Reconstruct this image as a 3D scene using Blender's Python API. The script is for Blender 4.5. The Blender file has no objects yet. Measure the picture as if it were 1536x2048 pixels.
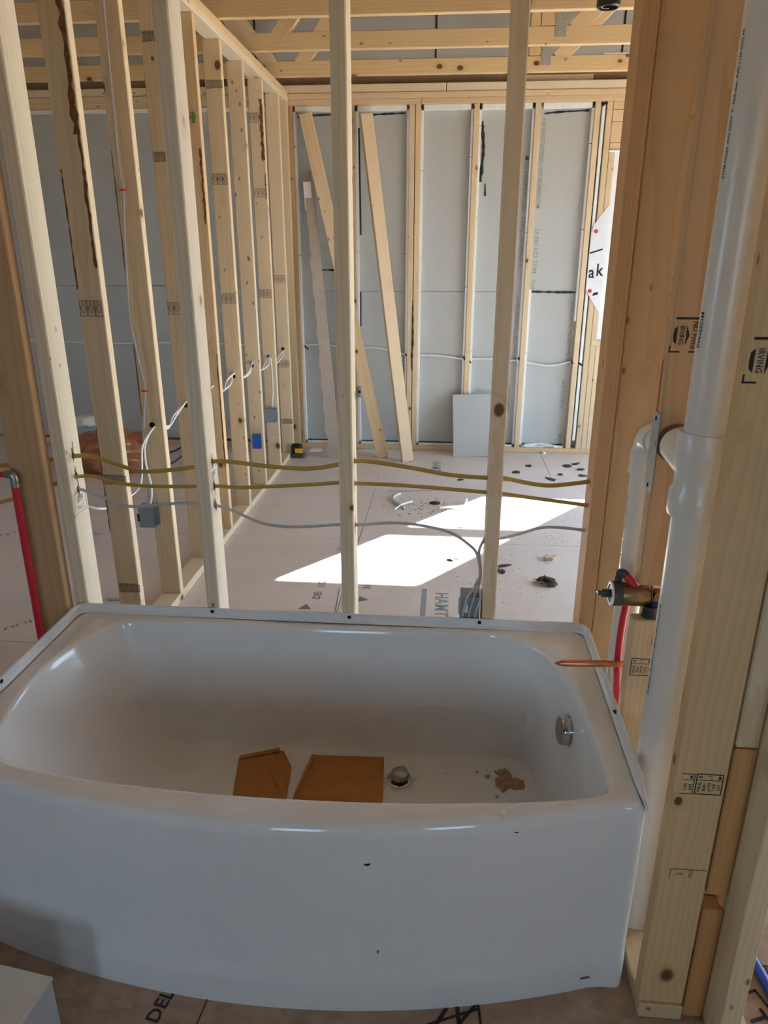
import bpy, bmesh, math, random
from mathutils import Matrix, Vector, Euler

S = bpy.context.scene
COL = S.collection
random.seed(7)

# ------------------------------------------------------------------ camera
F_PX, PITCH, YAW, EYE = 1452.0, math.radians(20.0), math.radians(4.9), 1.513
cd = bpy.data.cameras.new('camera')
cd.sensor_fit = 'VERTICAL'
cd.sensor_height = 36.0
cd.lens = 36.0 * F_PX / 2048.0
cd.clip_start = 0.02
cam = bpy.data.objects.new('camera', cd)
COL.objects.link(cam)
cam.location = (0, 0, EYE)
cam.rotation_euler = (math.pi / 2 - PITCH, 0, YAW)
S.camera = cam

# ------------------------------------------------------------------ sky, sun, exposure
SKY_STRENGTH = 8.0
SUN_STRENGTH = 46.0
EXPOSURE = 0.53
w = bpy.data.worlds.new('sky')
S.world = w
w.use_nodes = True
bg = w.node_tree.nodes['Background']
bg.inputs['Color'].default_value = (0.56, 0.77, 1.0, 1)
bg.inputs['Strength'].default_value = SKY_STRENGTH
sd = bpy.data.lights.new('sun', 'SUN')
sd.energy = SUN_STRENGTH
sd.angle = math.radians(0.6)
sd.color = (1.0, 0.97, 0.93)
sun = bpy.data.objects.new('sun', sd)
COL.objects.link(sun)
TO_SUN = Vector((0.78, 1.0, 0.8))
sun.rotation_euler = TO_SUN.to_track_quat('Z', 'Y').to_euler()
sun.location = TO_SUN * 12
vs = S.view_settings
vs.view_transform = 'Standard'
vs.look = 'None'
vs.exposure = EXPOSURE
vs.gamma = 1.0
vs.use_curve_mapping = False
S.cycles.use_denoising = True
S.cycles.max_bounces = 7
S.cycles.diffuse_bounces = 4
S.cycles.glossy_bounces = 3
S.cycles.transmission_bounces = 2
S.cycles.transparent_max_bounces = 8
S.cycles.caustics_reflective = False
S.cycles.caustics_refractive = False
S.cycles.use_adaptive_sampling = True
S.cycles.adaptive_threshold = 0.1
S.cycles.adaptive_min_samples = 16
S.cycles.sample_clamp_indirect = 12.0


def portal(name, c, n, sx, sy):
    l = bpy.data.lights.new(name, 'AREA')
    l.shape = 'RECTANGLE'
    l.size, l.size_y = sx, sy
    l.energy = 1.0
    l.cycles.is_portal = True
    o = bpy.data.objects.new(name, l)
    COL.objects.link(o)
    o.location = c
    o.rotation_euler = Vector(n).to_track_quat('-Z', 'Z').to_euler()
    return o


# ------------------------------------------------------------------ node helpers / materials
def new_mat(name):
    m = bpy.data.materials.new(name)
    m.use_nodes = True
    return m, m.node_tree, m.node_tree.nodes['Principled BSDF']


def nd(nt, typ, ins=None, **kw):
    n = nt.nodes.new(typ)
    for k, v in kw.items():
        setattr(n, k, v)
    for k, v in (ins or {}).items():
        s = n.inputs[k]
        if hasattr(v, 'is_linked'):
            nt.links.new(v, s)
        else:
            s.default_value = v
    return n


def ramp(nt, fac, stops):
    n = nt.nodes.new('ShaderNodeValToRGB')
    nt.links.new(fac, n.inputs[0])
    el = n.color_ramp.elements
    while len(el) < len(stops):
        el.new(0.5)
    for e, (p, c) in zip(el, stops):
        e.position = p
        e.color = (c[0], c[1], c[2], 1) if len(c) == 3 else c
    return n.outputs[0]


def mixc(nt, fac, a, b, mode='MIX'):
    n = nt.nodes.new('ShaderNodeMix')
    n.data_type = 'RGBA'
    n.blend_type = mode
    for i, v in ((0, fac), (6, a), (7, b)):
        if hasattr(v, 'is_linked'):
            nt.links.new(v, n.inputs[i])
        else:
            n.inputs[i].default_value = v if i == 0 else (v[0], v[1], v[2], 1)
    return n.outputs[2]


def mth(nt, op, a, b=0.0, c=None):
    n = nt.nodes.new('ShaderNodeMath')
    n.operation = op
    for i, v in enumerate((a, b, c)):
        if v is None:
            continue
        if hasattr(v, 'is_linked'):
            nt.links.new(v, n.inputs[i])
        else:
            n.inputs[i].default_value = v
    return n.outputs[0]


def vmath(nt, op, a, b):
    n = nt.nodes.new('ShaderNodeVectorMath')
    n.operation = op
    for i, v in enumerate((a, b)):
        if hasattr(v, 'is_linked'):
            nt.links.new(v, n.inputs[i])
        else:
            n.inputs[i].default_value = v
    return n.outputs[0]


def plain(name, col, rough=0.5, metal=0.0, noise=0.0, nscale=20.0, spec=0.5, bump=0.0):
    m, nt, b = new_mat(name)
    b.inputs['Roughness'].default_value = rough
    b.inputs['Metallic'].default_value = metal
    b.inputs['Specular IOR Level'].default_value = spec
    if noise or bump:
        tc = nd(nt, 'ShaderNodeTexCoord')
        nz = nd(nt, 'ShaderNodeTexNoise', {'Vector': tc.outputs['Object'], 'Scale': nscale, 'Detail': 4.0})
        lo = tuple(max(0, c * (1 - noise)) for c in col)
        hi = tuple(min(1, c * (1 + noise)) for c in col)
        nt.links.new(ramp(nt, nz.outputs[0], [(0.3, lo), (0.7, hi)]), b.inputs['Base Color'])
        if bump:
            bp = nd(nt, 'ShaderNodeBump', {'Height': nz.outputs[0], 'Strength': bump, 'Distance': 0.004})
            nt.links.new(bp.outputs[0], b.inputs['Normal'])
    else:
        b.inputs['Base Color'].default_value = (*col, 1)
    return m


def make_wood():
    """spruce lumber; the grain runs along local Z; the object colour tints each board"""
    m, nt, b = new_mat('spruce_lumber')
    tc = nd(nt, 'ShaderNodeTexCoord')
    oi = nd(nt, 'ShaderNodeObjectInfo')
    rnd = oi.outputs['Random']
    off = nd(nt, 'ShaderNodeCombineXYZ', {0: mth(nt, 'MULTIPLY_ADD', rnd, 0.17, -0.05), 1: mth(nt, 'MULTIPLY', mth(nt, 'FRACT', mth(nt, 'MULTIPLY', rnd, 13.7)), 0.16),
                                          2: mth(nt, 'MULTIPLY', rnd, 61.0)})
    P = vmath(nt, 'ADD', tc.outputs['Object'], off.outputs[0])
    # knots
    kv = vmath(nt, 'MULTIPLY', P, (9.0, 9.0, 6.6))
    vo = nd(nt, 'ShaderNodeTexVoronoi', {'Vector': kv, 'Scale': 1.0, 'Randomness': 1.0}, voronoi_dimensions='3D', feature='F1')
    sep = nd(nt, 'ShaderNodeSeparateColor', {0: vo.outputs['Color']})
    size = mth(nt, 'MULTIPLY', mth(nt, 'MAXIMUM', mth(nt, 'SUBTRACT', sep.outputs[0], 0.40), 0.0), 0.28)
    kd = mth(nt, 'DIVIDE', vo.outputs['Distance'], mth(nt, 'MAXIMUM', size, 0.0001))
    knot = nd(nt, 'ShaderNodeMapRange', {'Value': kd, 'From Min': 1.15, 'From Max': 0.8})
    halo = nd(nt, 'ShaderNodeMapRange', {'Value': kd, 'From Min': 2.6, 'From Max': 0.9})
    # grain
    ns = nd(nt, 'ShaderNodeTexNoise', {'Vector': vmath(nt, 'MULTIPLY', P, (9.0, 9.0, 1.1)), 'Scale': 1.0, 'Detail': 2.0})
    P2 = vmath(nt, 'ADD', vmath(nt, 'MULTIPLY', P, (1.0, 1.0, 0.012)), vmath(nt, 'MULTIPLY', ns.outputs['Color'], (0.05, 0.05, 0.0)))
    sx = nd(nt, 'ShaderNodeSeparateXYZ', {0: P2})
    rr = mth(nt, 'SQRT', mth(nt, 'ADD', mth(nt, 'MULTIPLY', sx.outputs[0], sx.outputs[0]), mth(nt, 'MULTIPLY', sx.outputs[1], sx.outputs[1])))
    rr = mth(nt, 'ADD', rr, mth(nt, 'MULTIPLY', halo.outputs[0], 0.006))
    wv = mth(nt, 'FRACT', mth(nt, 'MULTIPLY', rr, 95.0))
    fib = nd(nt, 'ShaderNodeTexNoise', {'Vector': vmath(nt, 'MULTIPLY', P, (260.0, 260.0, 5.0)), 'Scale': 1.0, 'Detail': 2.0})
    g = mth(nt, 'ADD', mth(nt, 'MULTIPLY', wv, 0.75), mth(nt, 'MULTIPLY', fib.outputs[0], 0.25))
    base = ramp(nt, g, [(0.05, (0.82, 0.69, 0.51)), (0.55, (0.80, 0.66, 0.475)), (0.86, (0.735, 0.575, 0.39)), (1.0, (0.80, 0.66, 0.475))])
    big = nd(nt, 'ShaderNodeTexNoise', {'Vector': vmath(nt, 'MULTIPLY', P, (14.0, 14.0, 1.6)), 'Scale': 1.0, 'Detail': 2.0})
    base = mixc(nt, mth(nt, 'MULTIPLY', big.outputs[0], 0.35), base, (0.66, 0.48, 0.30), 'MIX')
    base = mixc(nt, mth(nt, 'MULTIPLY', halo.outputs[0], 0.35), base, (0.55, 0.36, 0.2))
    base = mixc(nt, knot.outputs[0], base, (0.16, 0.085, 0.045))
    # pin knots
    v2 = nd(nt, 'ShaderNodeTexVoronoi', {'Vector': vmath(nt, 'MULTIPLY', P, (24.0, 24.0, 13.0)), 'Scale': 1.0, 'Randomness': 1.0}, voronoi_dimensions='3D', feature='F1')
    s2 = nd(nt, 'ShaderNodeSeparateColor', {0: v2.outputs['Color']})
    z2 = mth(nt, 'MULTIPLY', mth(nt, 'MAXIMUM', mth(nt, 'SUBTRACT', s2.outputs[1], 0.62), 0.0), 0.42)
    k2 = mth(nt, 'DIVIDE', v2.outputs['Distance'], mth(nt, 'MAXIMUM', z2, 0.0001))
    pk = nd(nt, 'ShaderNodeMapRange', {'Value': k2, 'From Min': 1.3, 'From Max': 0.7, 'To Max': 0.85})
    base = mixc(nt, pk.outputs[0], base, (0.22, 0.115, 0.06))
    base = mixc(nt, 1.0, base, oi.outputs['Color'], 'MULTIPLY')
    nt.links.new(base, b.inputs['Base Color'])
    b.inputs['Roughness'].default_value = 0.62
    b.inputs['Specular IOR Level'].default_value = 0.3
    return m


def make_osb(name, dark=1.0):
    m, nt, b = new_mat(name)
    tc = nd(nt, 'ShaderNodeTexCoord')
    geo = nd(nt, 'ShaderNodeNewGeometry')
    P = geo.outputs['Position']
    cols = None
    n0 = nd(nt, 'ShaderNodeTexNoise', {'Vector': P, 'Scale': 6.0, 'Detail': 3.0})
    for i, (sx, sy, rot) in enumerate(((34, 120, 0.3), (120, 30, -0.5), (50, 90, 1.1))):
        mp = nd(nt, 'ShaderNodeMapping', {'Vector': P, 'Rotation': (0, 0, rot), 'Scale': (sx * 0.55, sy * 0.55, 30)})
        v = nd(nt, 'ShaderNodeTexVoronoi', {'Vector': mp.outputs[0], 'Scale': 1.0})
        s = nd(nt, 'ShaderNodeSeparateColor', {0: v.outputs['Color']})
        c = ramp(nt, s.outputs[0], [(0.0, (0.28 * dark, 0.175 * dark, 0.105 * dark)), (0.5, (0.36 * dark, 0.235 * dark, 0.145 * dark)), (1.0, (0.44 * dark, 0.30 * dark, 0.195 * dark))])
        cols = c if cols is None else mixc(nt, 0.45, cols, c)
    dust = nd(nt, 'ShaderNodeTexNoise', {'Vector': P, 'Scale': 1.3, 'Detail': 5.0, 'Roughness': 0.65})
    dm = nd(nt, 'ShaderNodeMapRange', {'Value': dust.outputs[0], 'From Min': 0.35, 'From Max': 0.75, 'To Min': 0.78, 'To Max': 1.0})
    # pale dust mix rises towards the far wall, also painting the far floor brighter
    sp = nd(nt, 'ShaderNodeSeparateXYZ', {0: P})
    dy = nd(nt, 'ShaderNodeMapRange', {'Value': sp.outputs[1], 'From Min': 1.3, 'From Max': 3.0, 'To Min': 0.06, 'To Max': 1.0})
    fac = mth(nt, 'MULTIPLY', dm.outputs[0], dy.outputs[0])
    col = mixc(nt, fac, cols, (0.80, 0.73, 0.705))
    nt.links.new(col, b.inputs['Base Color'])
    b.inputs['Roughness'].default_value = 0.55
    b.inputs['Specular IOR Level'].default_value = 0.35
    bp = nd(nt, 'ShaderNodeBump', {'Height': n0.outputs[0], 'Strength': 0.15, 'Distance': 0.003})
    nt.links.new(bp.outputs[0], b.inputs['Normal'])
    return m


def make_tub():
    m, nt, b = new_mat('white_acrylic')
    geo = nd(nt, 'ShaderNodeNewGeometry')
    nz = nd(nt, 'ShaderNodeTexNoise', {'Vector': geo.outputs['Position'], 'Scale': 7.0, 'Detail': 6.0, 'Roughness': 0.7})
    sp = nd(nt, 'ShaderNodeTexNoise', {'Vector': geo.outputs['Position'], 'Scale': 130.0, 'Detail': 1.0})
    d = nd(nt, 'ShaderNodeMapRange', {'Value': nz.outputs[0], 'From Min': 0.5, 'From Max': 0.8, 'To Min': 0.0, 'To Max': 0.22})
    s = nd(nt, 'ShaderNodeMapRange', {'Value': sp.outputs[0], 'From Min': 0.74, 'From Max': 0.8, 'To Min': 0.0, 'To Max': 0.3})
    c = mixc(nt, d.outputs[0], (0.80, 0.80, 0.80), (0.66, 0.62, 0.57))
    c = mixc(nt, s.outputs[0], c, (0.5, 0.44, 0.38))
    nt.links.new(c, b.inputs['Base Color'])
    b.inputs['Roughness'].default_value = 0.09
    b.inputs['Specular IOR Level'].default_value = 0.5
    return m


def make_glass():
    m, nt, b = new_mat('window_glass')
    out = nt.nodes['Material Output']
    tr = nd(nt, 'ShaderNodeBsdfTransparent', {'Color': (0.95, 0.97, 0.97, 1)})
    gl = nd(nt, 'ShaderNodeBsdfGlossy', {'Roughness': 0.02})
    fr = nd(nt, 'ShaderNodeFresnel', {'IOR': 1.45})
    gm = nd(nt, 'ShaderNodeNewGeometry')
    ff = mth(nt, 'MULTIPLY', fr.outputs[0], mth(nt, 'SUBTRACT', 1.0, gm.outputs['Backfacing']))
    mx = nd(nt, 'ShaderNodeMixShader', {0: ff, 1: tr.outputs[0], 2: gl.outputs[0]})
    nt.links.new(mx.outputs[0], out.inputs[0])
    nt.nodes.remove(b)
    return m


def make_tarp():
    m, nt, b = new_mat('brown_tarp')
    tc = nd(nt, 'ShaderNodeTexCoord')
    nz = nd(nt, 'ShaderNodeTexNoise', {'Vector': tc.outputs['Object'], 'Scale': 9.0, 'Detail': 5.0, 'Distortion': 1.5})
    nt.links.new(ramp(nt, nz.outputs[0], [(0.3, (0.30, 0.10, 0.04)), (0.7, (0.50, 0.20, 0.09))]), b.inputs['Base Color'])
    b.inputs['Roughness'].default_value = 0.35
    return m


M = {}
M['wood'] = make_wood()
M['osb'] = make_osb('subfloor_osb')
M['roof'] = plain('roof_sheathing', (0.52, 0.36, 0.22), 0.8, noise=0.15, nscale=30)
M['tub'] = make_tub()
M['glass'] = make_glass()
M['drywall'] = plain('drywall_paper', (0.50, 0.505, 0.49), 0.85, noise=0.03, nscale=3.0, spec=0.2)
M['gypsum'] = plain('gypsum_edge', (0.86, 0.86, 0.84), 0.9, noise=0.06, nscale=60, spec=0.2)
M['kraftedge'] = plain('drywall_back_paper', (0.50, 0.42, 0.36), 0.9, noise=0.08, nscale=30, spec=0.2)
M['caulk'] = plain('black_sealant', (0.015, 0.018, 0.018), 0.5)
M['ink'] = plain('black_ink', (0.03, 0.026, 0.022), 0.8)
M['inkfaint'] = plain('grey_ink', (0.30, 0.31, 0.31), 0.8)
M['inkblue'] = plain('blue_grey_ink', (0.30, 0.34, 0.39), 0.8)
M['inkbrown'] = plain('brown_grey_ink', (0.21, 0.17, 0.15), 0.8)
M['pvc'] = plain('white_pvc', (0.78, 0.755, 0.71), 0.28, noise=0.02, nscale=5)
M['vinyl'] = plain('white_vinyl', (0.85, 0.87, 0.88), 0.35)
M['chrome'] = plain('chrome', (0.55, 0.55, 0.54), 0.12, 1.0)
M['brushed'] = plain('brushed_steel', (0.40, 0.39, 0.38), 0.38, 1.0)
M['zinc'] = plain('galvanised_steel', (0.40, 0.43, 0.45), 0.42, 0.9, noise=0.15, nscale=60)
M['plate'] = plain('truss_plate_steel', (0.50, 0.50, 0.46), 0.5, 0.8, noise=0.35, nscale=160, bump=0.8)
M['copper'] = plain('copper', (0.72, 0.30, 0.16), 0.3, 1.0, noise=0.2, nscale=25)
M['brass'] = plain('aged_brass', (0.30, 0.19, 0.09), 0.36, 0.9, noise=0.15, nscale=30)
M['black'] = plain('black_plastic', (0.018, 0.018, 0.018), 0.3)
M['darkgrey'] = plain('dark_grey_plastic', (0.06, 0.065, 0.07), 0.4)
M['greybox'] = plain('grey_pvc_box', (0.27, 0.31, 0.34), 0.5, noise=0.04, nscale=20)
M['bluebox'] = plain('blue_box_plastic', (0.02, 0.13, 0.48), 0.4)
M['redpex'] = plain('red_pex', (0.62, 0.03, 0.05), 0.3)
M['bluepex'] = plain('blue_pex', (0.03, 0.08, 0.45), 0.35)
M['yellow'] = plain('yellow_cable_jacket', (0.50, 0.31, 0.055), 0.45)
M['white'] = plain('white_cable_jacket', (0.80, 0.79, 0.76), 0.4)
M['greywire'] = plain('grey_cable_jacket', (0.56, 0.53, 0.51), 0.45)
M['blackwire'] = plain('black_cable_jacket', (0.02, 0.02, 0.02), 0.45)
M['whiteplastic'] = plain('white_plastic', (0.9, 0.9, 0.88), 0.35)
M['redplastic'] = plain('red_plastic', (0.75, 0.05, 0.03), 0.4)
M['kraft'] = plain('kraft_envelope', (0.47, 0.185, 0.04), 0.6, noise=0.08, nscale=18, bump=0.25)
M['carton'] = plain('white_carton', (0.66, 0.64, 0.60), 0.7, noise=0.04, nscale=10)
M['cartonblue'] = plain('pale_blue_carton', (0.60, 0.68, 0.76), 0.6, noise=0.04, nscale=10)
M['residue'] = plain('dried_mud', (0.42, 0.25, 0.15), 0.8, noise=0.3, nscale=60)
M['wrap'] = plain('house_wrap', (0.80, 0.81, 0.86), 0.6, noise=0.03, nscale=12)
M['tarp'] = make_tarp()
M['leaf'] = plain('dead_leaf', (0.07, 0.045, 0.03), 0.8, noise=0.4, nscale=60)
M['chip'] = plain('wood_chip', (0.55, 0.40, 0.26), 0.8, noise=0.2, nscale=60)
M['resin'] = plain('dark_bark', (0.20, 0.085, 0.03), 0.7, noise=0.5, nscale=40)
M['yellowtool'] = plain('yellow_tool_plastic', (0.85, 0.45, 0.02), 0.4)
M['ground'] = plain('bare_ground', (0.34, 0.29, 0.22), 0.95, noise=0.2, nscale=1.0)
M['hole'] = plain('hole_dark', (0.01, 0.008, 0.006), 0.9)
M['greenink'] = plain('green_spray', (0.16, 0.32, 0.10), 0.8)
M['brownboard'] = plain('brown_board', (0.30, 0.20, 0.14), 0.8, noise=0.12, nscale=10)
M['siding'] = plain('sheathing_board', (0.30, 0.25, 0.20), 0.85, noise=0.1, nscale=8)

# ------------------------------------------------------------------ object helpers
WORLD = {}


def put(o, mat4=None, parent=None):
    """link o; mat4 is its world matrix; parent keeps the world placement"""
    mat4 = mat4 if mat4 is not None else Matrix.Identity(4)
    COL.objects.link(o)
    WORLD[o.name] = mat4.copy()
    if parent is not None:
        o.parent = parent
        o.matrix_parent_inverse = WORLD[parent.name].inverted()
    o.matrix_basis = mat4
    return o


def T(x, y, z):
    return Matrix.Translation((x, y, z))


def tag(o, label=None, cat=None, group=None, kind=None):
    if label:
        o['label'] = label
    if cat:
        o['category'] = cat
    if group:
        o['group'] = group
    if kind:
        o['kind'] = kind
    return o


def root(name, loc, label=None, cat=None, group=None, kind=None):
    o = bpy.data.objects.new(name, None)
    o.empty_display_size = 0.05
    put(o, T(*loc))
    return tag(o, label, cat, group, kind)


def mesh_from(verts, faces, mat, smooth=False, sharp=None, name='mesh'):
    me = bpy.data.meshes.new(name)
    me.from_pydata([tuple(v) for v in verts], [], faces)
    me.update()
    if mat is not None:
        me.materials.append(M[mat] if isinstance(mat, str) else mat)
    if smooth:
        me.polygons.foreach_set('use_smooth', [True] * len(me.polygons))
        if sharp:
            me.set_sharp_from_angle(angle=math.radians(sharp))
    return me


def obj(name, me, mat4=None, parent=None):
    return put(bpy.data.objects.new(name, me), mat4, parent)


BOXC = {}


def box_mesh(a, b, c, mat, bev=0.003):
    key = (round(a, 4), round(b, 4), round(c, 4), mat, bev)
    if key in BOXC:
        return BOXC[key]
    bm = bmesh.new()
    bmesh.ops.create_cube(bm, size=1.0)
    bmesh.ops.scale(bm, vec=(a, b, c), verts=bm.verts)
    if bev > 0:
        bmesh.ops.bevel(bm, geom=list(bm.edges), offset=min(bev, 0.3 * min(a, b, c)), segments=1, affect='EDGES')
    me = bpy.data.meshes.new('board')
    bm.to_mesh(me)
    bm.free()
    me.materials.append(M[mat])
    BOXC[key] = me
    return me


AX = {0: Matrix(((0, 0, 1, 0), (1, 0, 0, 0), (0, 1, 0, 0), (0, 0, 0, 1))),
      1: Matrix(((0, 1, 0, 0), (0, 0, 1, 0), (1, 0, 0, 0), (0, 0, 0, 1))),
      2: Matrix.Identity(4)}


def lum(name, xr, yr, zr, parent=None, tint=None, mat='wood', bev=0.003, grain=None):
    """axis-aligned board; the grain follows the longest side"""
    d = [xr[1] - xr[0], yr[1] - yr[0], zr[1] - zr[0]]
    ax = grain if grain is not None else d.index(max(d))
    c = T((xr[0] + xr[1]) / 2, (yr[0] + yr[1]) / 2, (zr[0] + zr[1]) / 2)
    dims = {0: (d[1], d[2], d[0]), 1: (d[2], d[0], d[1]), 2: (d[0], d[1], d[2])}[ax]
    o = obj(name, box_mesh(*dims, mat, bev), c @ AX[ax], parent)
    if mat == 'wood':
        v = random.uniform(0.93, 1.05)
        t = tint or (1, 1, 1)
        o.color = (t[0] * v, t[1] * v * random.uniform(0.985, 1.015), t[2] * v * random.uniform(0.97, 1.03), 1)
    return o


def lum2(name, p0, p1, w, t, wdir, parent=None, tint=None, mat='wood', bev=0.003):
    """board from p0 to p1; w is measured along wdir"""
    p0, p1 = Vector(p0), Vector(p1)
    z = (p1 - p0).normalized()
    x = Vector(wdir)
    x = (x - z * x.dot(z)).normalized()
    y = z.cross(x)
    m = Matrix((x, y, z)).transposed().to_4x4()
    m.translation = (p0 + p1) / 2
    o = obj(name, box_mesh(w, t, (p1 - p0).length, mat, bev), m, parent)
    tt = tint or (1, 1, 1)
    v = random.uniform(0.95, 1.04)
    o.color = (tt[0] * v, tt[1] * v, tt[2] * v, 1)
    return o


def spline(pts, n=6):
    pts = [Vector(p) for p in pts]
    if len(pts) < 3:
        return pts
    out = []
    for i in range(len(pts) - 1):
        p0 = pts[max(i - 1, 0)]
        p1, p2 = pts[i], pts[i + 1]
        p3 = pts[min(i + 2, len(pts) - 1)]
        for k in range(n):
            t = k / n
            out.append(0.5 * ((2 * p1) + (-p0 + p2) * t + (2 * p0 - 5 * p1 + 4 * p2 - p3) * t * t + (-p0 + 3 * p1 - 3 * p2 + p3) * t ** 3))
    out.append(pts[-1])
    return out


def tube_mesh(pts, r, mat, sides=10, flat=1.0, caps=True, up=(0, 0, 1), radii=None):
    pts = [Vector(p) for p in pts]
    verts, faces = [], []
    n = len(pts)
    t0 = (pts[1] - pts[0]).normalized()
    u = Vector(up)
    if abs(u.dot(t0)) > 0.95:
        u = Vector((1, 0, 0))
    u = (u - t0 * u.dot(t0)).normalized()
    for i, p in enumerate(pts):
        t = (pts[min(i + 1, n - 1)] - pts[max(i - 1, 0)]).normalized()
        u = (u - t * u.dot(t)).normalized()
        v = t.cross(u)
        rr = radii[i] if radii else r
        for k in range(sides):
            a = 2 * math.pi * k / sides
            verts.append(p + u * (rr * math.cos(a)) + v * (rr * flat * math.sin(a)))
    for i in range(n - 1):
        for k in range(sides):
            a, b = i * sides + k, i * sides + (k + 1) % sides
            faces.append((a, b, b + sides, a + sides))
    if caps:
        faces.append(tuple(range(sides - 1, -1, -1)))
        faces.append(tuple(range((n - 1) * sides, n * sides)))
    return mesh_from(verts, faces, mat, True, 50)


def tube(name, pts, r, mat, parent=None, sides=10, flat=1.0, n=5, up=(0, 0, 1), smooth=True):
    pp = spline(pts, n) if smooth else pts
    c = Vector(pp[0])
    return obj(name, tube_mesh([Vector(p) - c for p in pp], r, mat, sides, flat, True, up), T(*c), parent)


def lathe_mesh(prof, mat, axis=2, sides=28, sharp=35):
    """prof: list of (radius, height) revolved about local Z (or X when axis == 0, Y when axis == 1)"""
    verts, faces = [], []
    for r, h in prof:
        for k in range(sides):
            a = 2 * math.pi * k / sides
            p = (r * math.cos(a), r * math.sin(a), h)
            verts.append({2: p, 0: (p[2], p[0], p[1]), 1: (p[1], p[2], p[0])}[axis])
    for i in range(len(prof) - 1):
        for k in range(sides):
            a, b = i * sides + k, i * sides + (k + 1) % sides
            faces.append((a, b, b + sides, a + sides))
    if prof[0][0] > 1e-5:
        faces.append(tuple(range(sides - 1, -1, -1)))
    if prof[-1][0] > 1e-5:
        faces.append(tuple(range((len(prof) - 1) * sides, len(prof) * sides)))
    return mesh_from(verts, faces, mat, True, sharp)


TXT = {}


def text_raw(s, size):
    cu = bpy.data.curves.new('t', 'FONT')
    cu.body = s
    cu.size = size
    cu.align_x = 'CENTER'
    cu.align_y = 'CENTER'
    cu.resolution_u = 2
    cu.offset = size * 0.016
    o = bpy.data.objects.new('t', cu)
    COL.objects.link(o)
    dg = bpy.context.evaluated_depsgraph_get()
    me = bpy.data.meshes.new_from_object(o.evaluated_get(dg))
    V = [v.co.copy() for v in me.vertices]
    Fc = [tuple(p.vertices) for p in me.polygons]
    bpy.data.objects.remove(o)
    bpy.data.curves.remove(cu)
    bpy.data.meshes.remove(me)
    return V, Fc


class Ink:
    """flat print in the local XY plane: strokes, outlines and letters joined into one print"""
    def __init__(self):
        self.v, self.f = [], []

    def add(self, V, Fc):
        n = len(self.v)
        self.v += [Vector(v) for v in V]
        self.f += [tuple(i + n for i in f) for f in Fc]

    def line(self, a, b, w):
        a, b = Vector((a[0], a[1], 0)), Vector((b[0], b[1], 0))
        d = (b - a).normalized() * (w / 2)
        n = Vector((-d.y, d.x, 0))
        self.add([a - d + n, a - d - n, b + d - n, b + d + n], [(0, 1, 2, 3)])

    def poly(self, pts, w, closed=True):
        for i in range(len(pts) if closed else len(pts) - 1):
            self.line(pts[i], pts[(i + 1) % len(pts)], w)

    def fill(self, pts):
        self.add([(p[0], p[1], 0) for p in pts], [tuple(range(len(pts)))])

    def rect(self, x0, y0, x1, y1, w):
        self.poly([(x0, y0), (x1, y0), (x1, y1), (x0, y1)], w)

    def text(self, s, size, x=0, y=0, rot=0, sx=1.0):
        V, Fc = text_raw(s, size)
        c, sn = math.cos(rot), math.sin(rot)
        self.add([(x + v.x * sx * c - v.y * sn, y + v.x * sx * sn + v.y * c, 0) for v in V], Fc)

    def mesh(self, mat):
        return mesh_from(self.v, self.f, mat)


def face_y(x, y, z, rot=0):
    """print on a face that looks towards -Y: local X -> +X, local Y -> +Z"""
    m = Matrix(((1, 0, 0, 0), (0, 0, -1, 0), (0, 1, 0, 0), (0, 0, 0, 1)))
    return T(x, y, z) @ m @ Matrix.Rotation(rot, 4, 'Z')


def face_px(x, y, z, rot=0):
    """print on a face that looks towards +X: local X -> +Y"""
    m = Matrix(((0, 0, 1, 0), (1, 0, 0, 0), (0, 1, 0, 0), (0, 0, 0, 1)))
    return T(x, y, z) @ m @ Matrix.Rotation(rot, 4, 'Z')


def floor_m(x, y, z, rot=0):
    return T(x, y, z) @ Matrix.Rotation(rot, 4, 'Z')


# ================================================================== THE HOUSE
PINE = (1.0, 1.0, 1.0)
PALE = (1.02, 1.04, 1.07)
FIR = (0.93, 0.80, 0.66)
REDFIR = (0.86, 0.66, 0.48)
X0, X1, Y0H, YF = -5.5, 3.4, -2.6, 5.605       # house outline; YF = room side of the far wall
FLW, FLE = X0 - 0.1, X1 + 0.1

# outside ground
me = mesh_from([(-40, -40, -0.5), (40, -40, -0.5), (40, 40, -0.5), (-40, 40, -0.5)], [(0, 1, 2, 3)], 'ground')
tag(obj('ground_outside', me), kind='structure')

# floor: a deck of separate subfloor sheets
fl = lum('floor', (FLW, FLE), (Y0H - 0.1, 5.8), (-0.06, -0.02), mat='brownboard', bev=0)
tag(fl, 'brown oriented strand board subfloor laid in large sheets', kind='structure')
# seams: cross seams (along X) every 1.22 m, butt joints every 2.44 m, staggered
ysm = [Y0H - 0.1, -1.19, 0.03, 1.25, 2.47, 3.692, 4.912, 5.8]
for j in range(len(ysm) - 1):
    off = -0.455 if j in (4, 5) else (0.75 if j % 2 == 0 else -0.47)
    xs = [FLW] + [x for x in (off - 4.88, off - 2.44, off, off + 2.44) if FLW + 0.2 < x < FLE - 0.2] + [FLE]
    for i in range(len(xs) - 1):
        lum('subfloor_sheet', (xs[i] + 0.0015, xs[i + 1] - 0.0015), (ysm[j] + 0.0015, ysm[j + 1] - 0.0015), (-0.02, 0.0), fl, mat='osb', bev=0.001)

# ------------------------------------------------------------------ roof and outer shell
RIDGE_X, RIDGE_Z, EAVE_Z = -1.0, 4.7, 2.62


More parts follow.
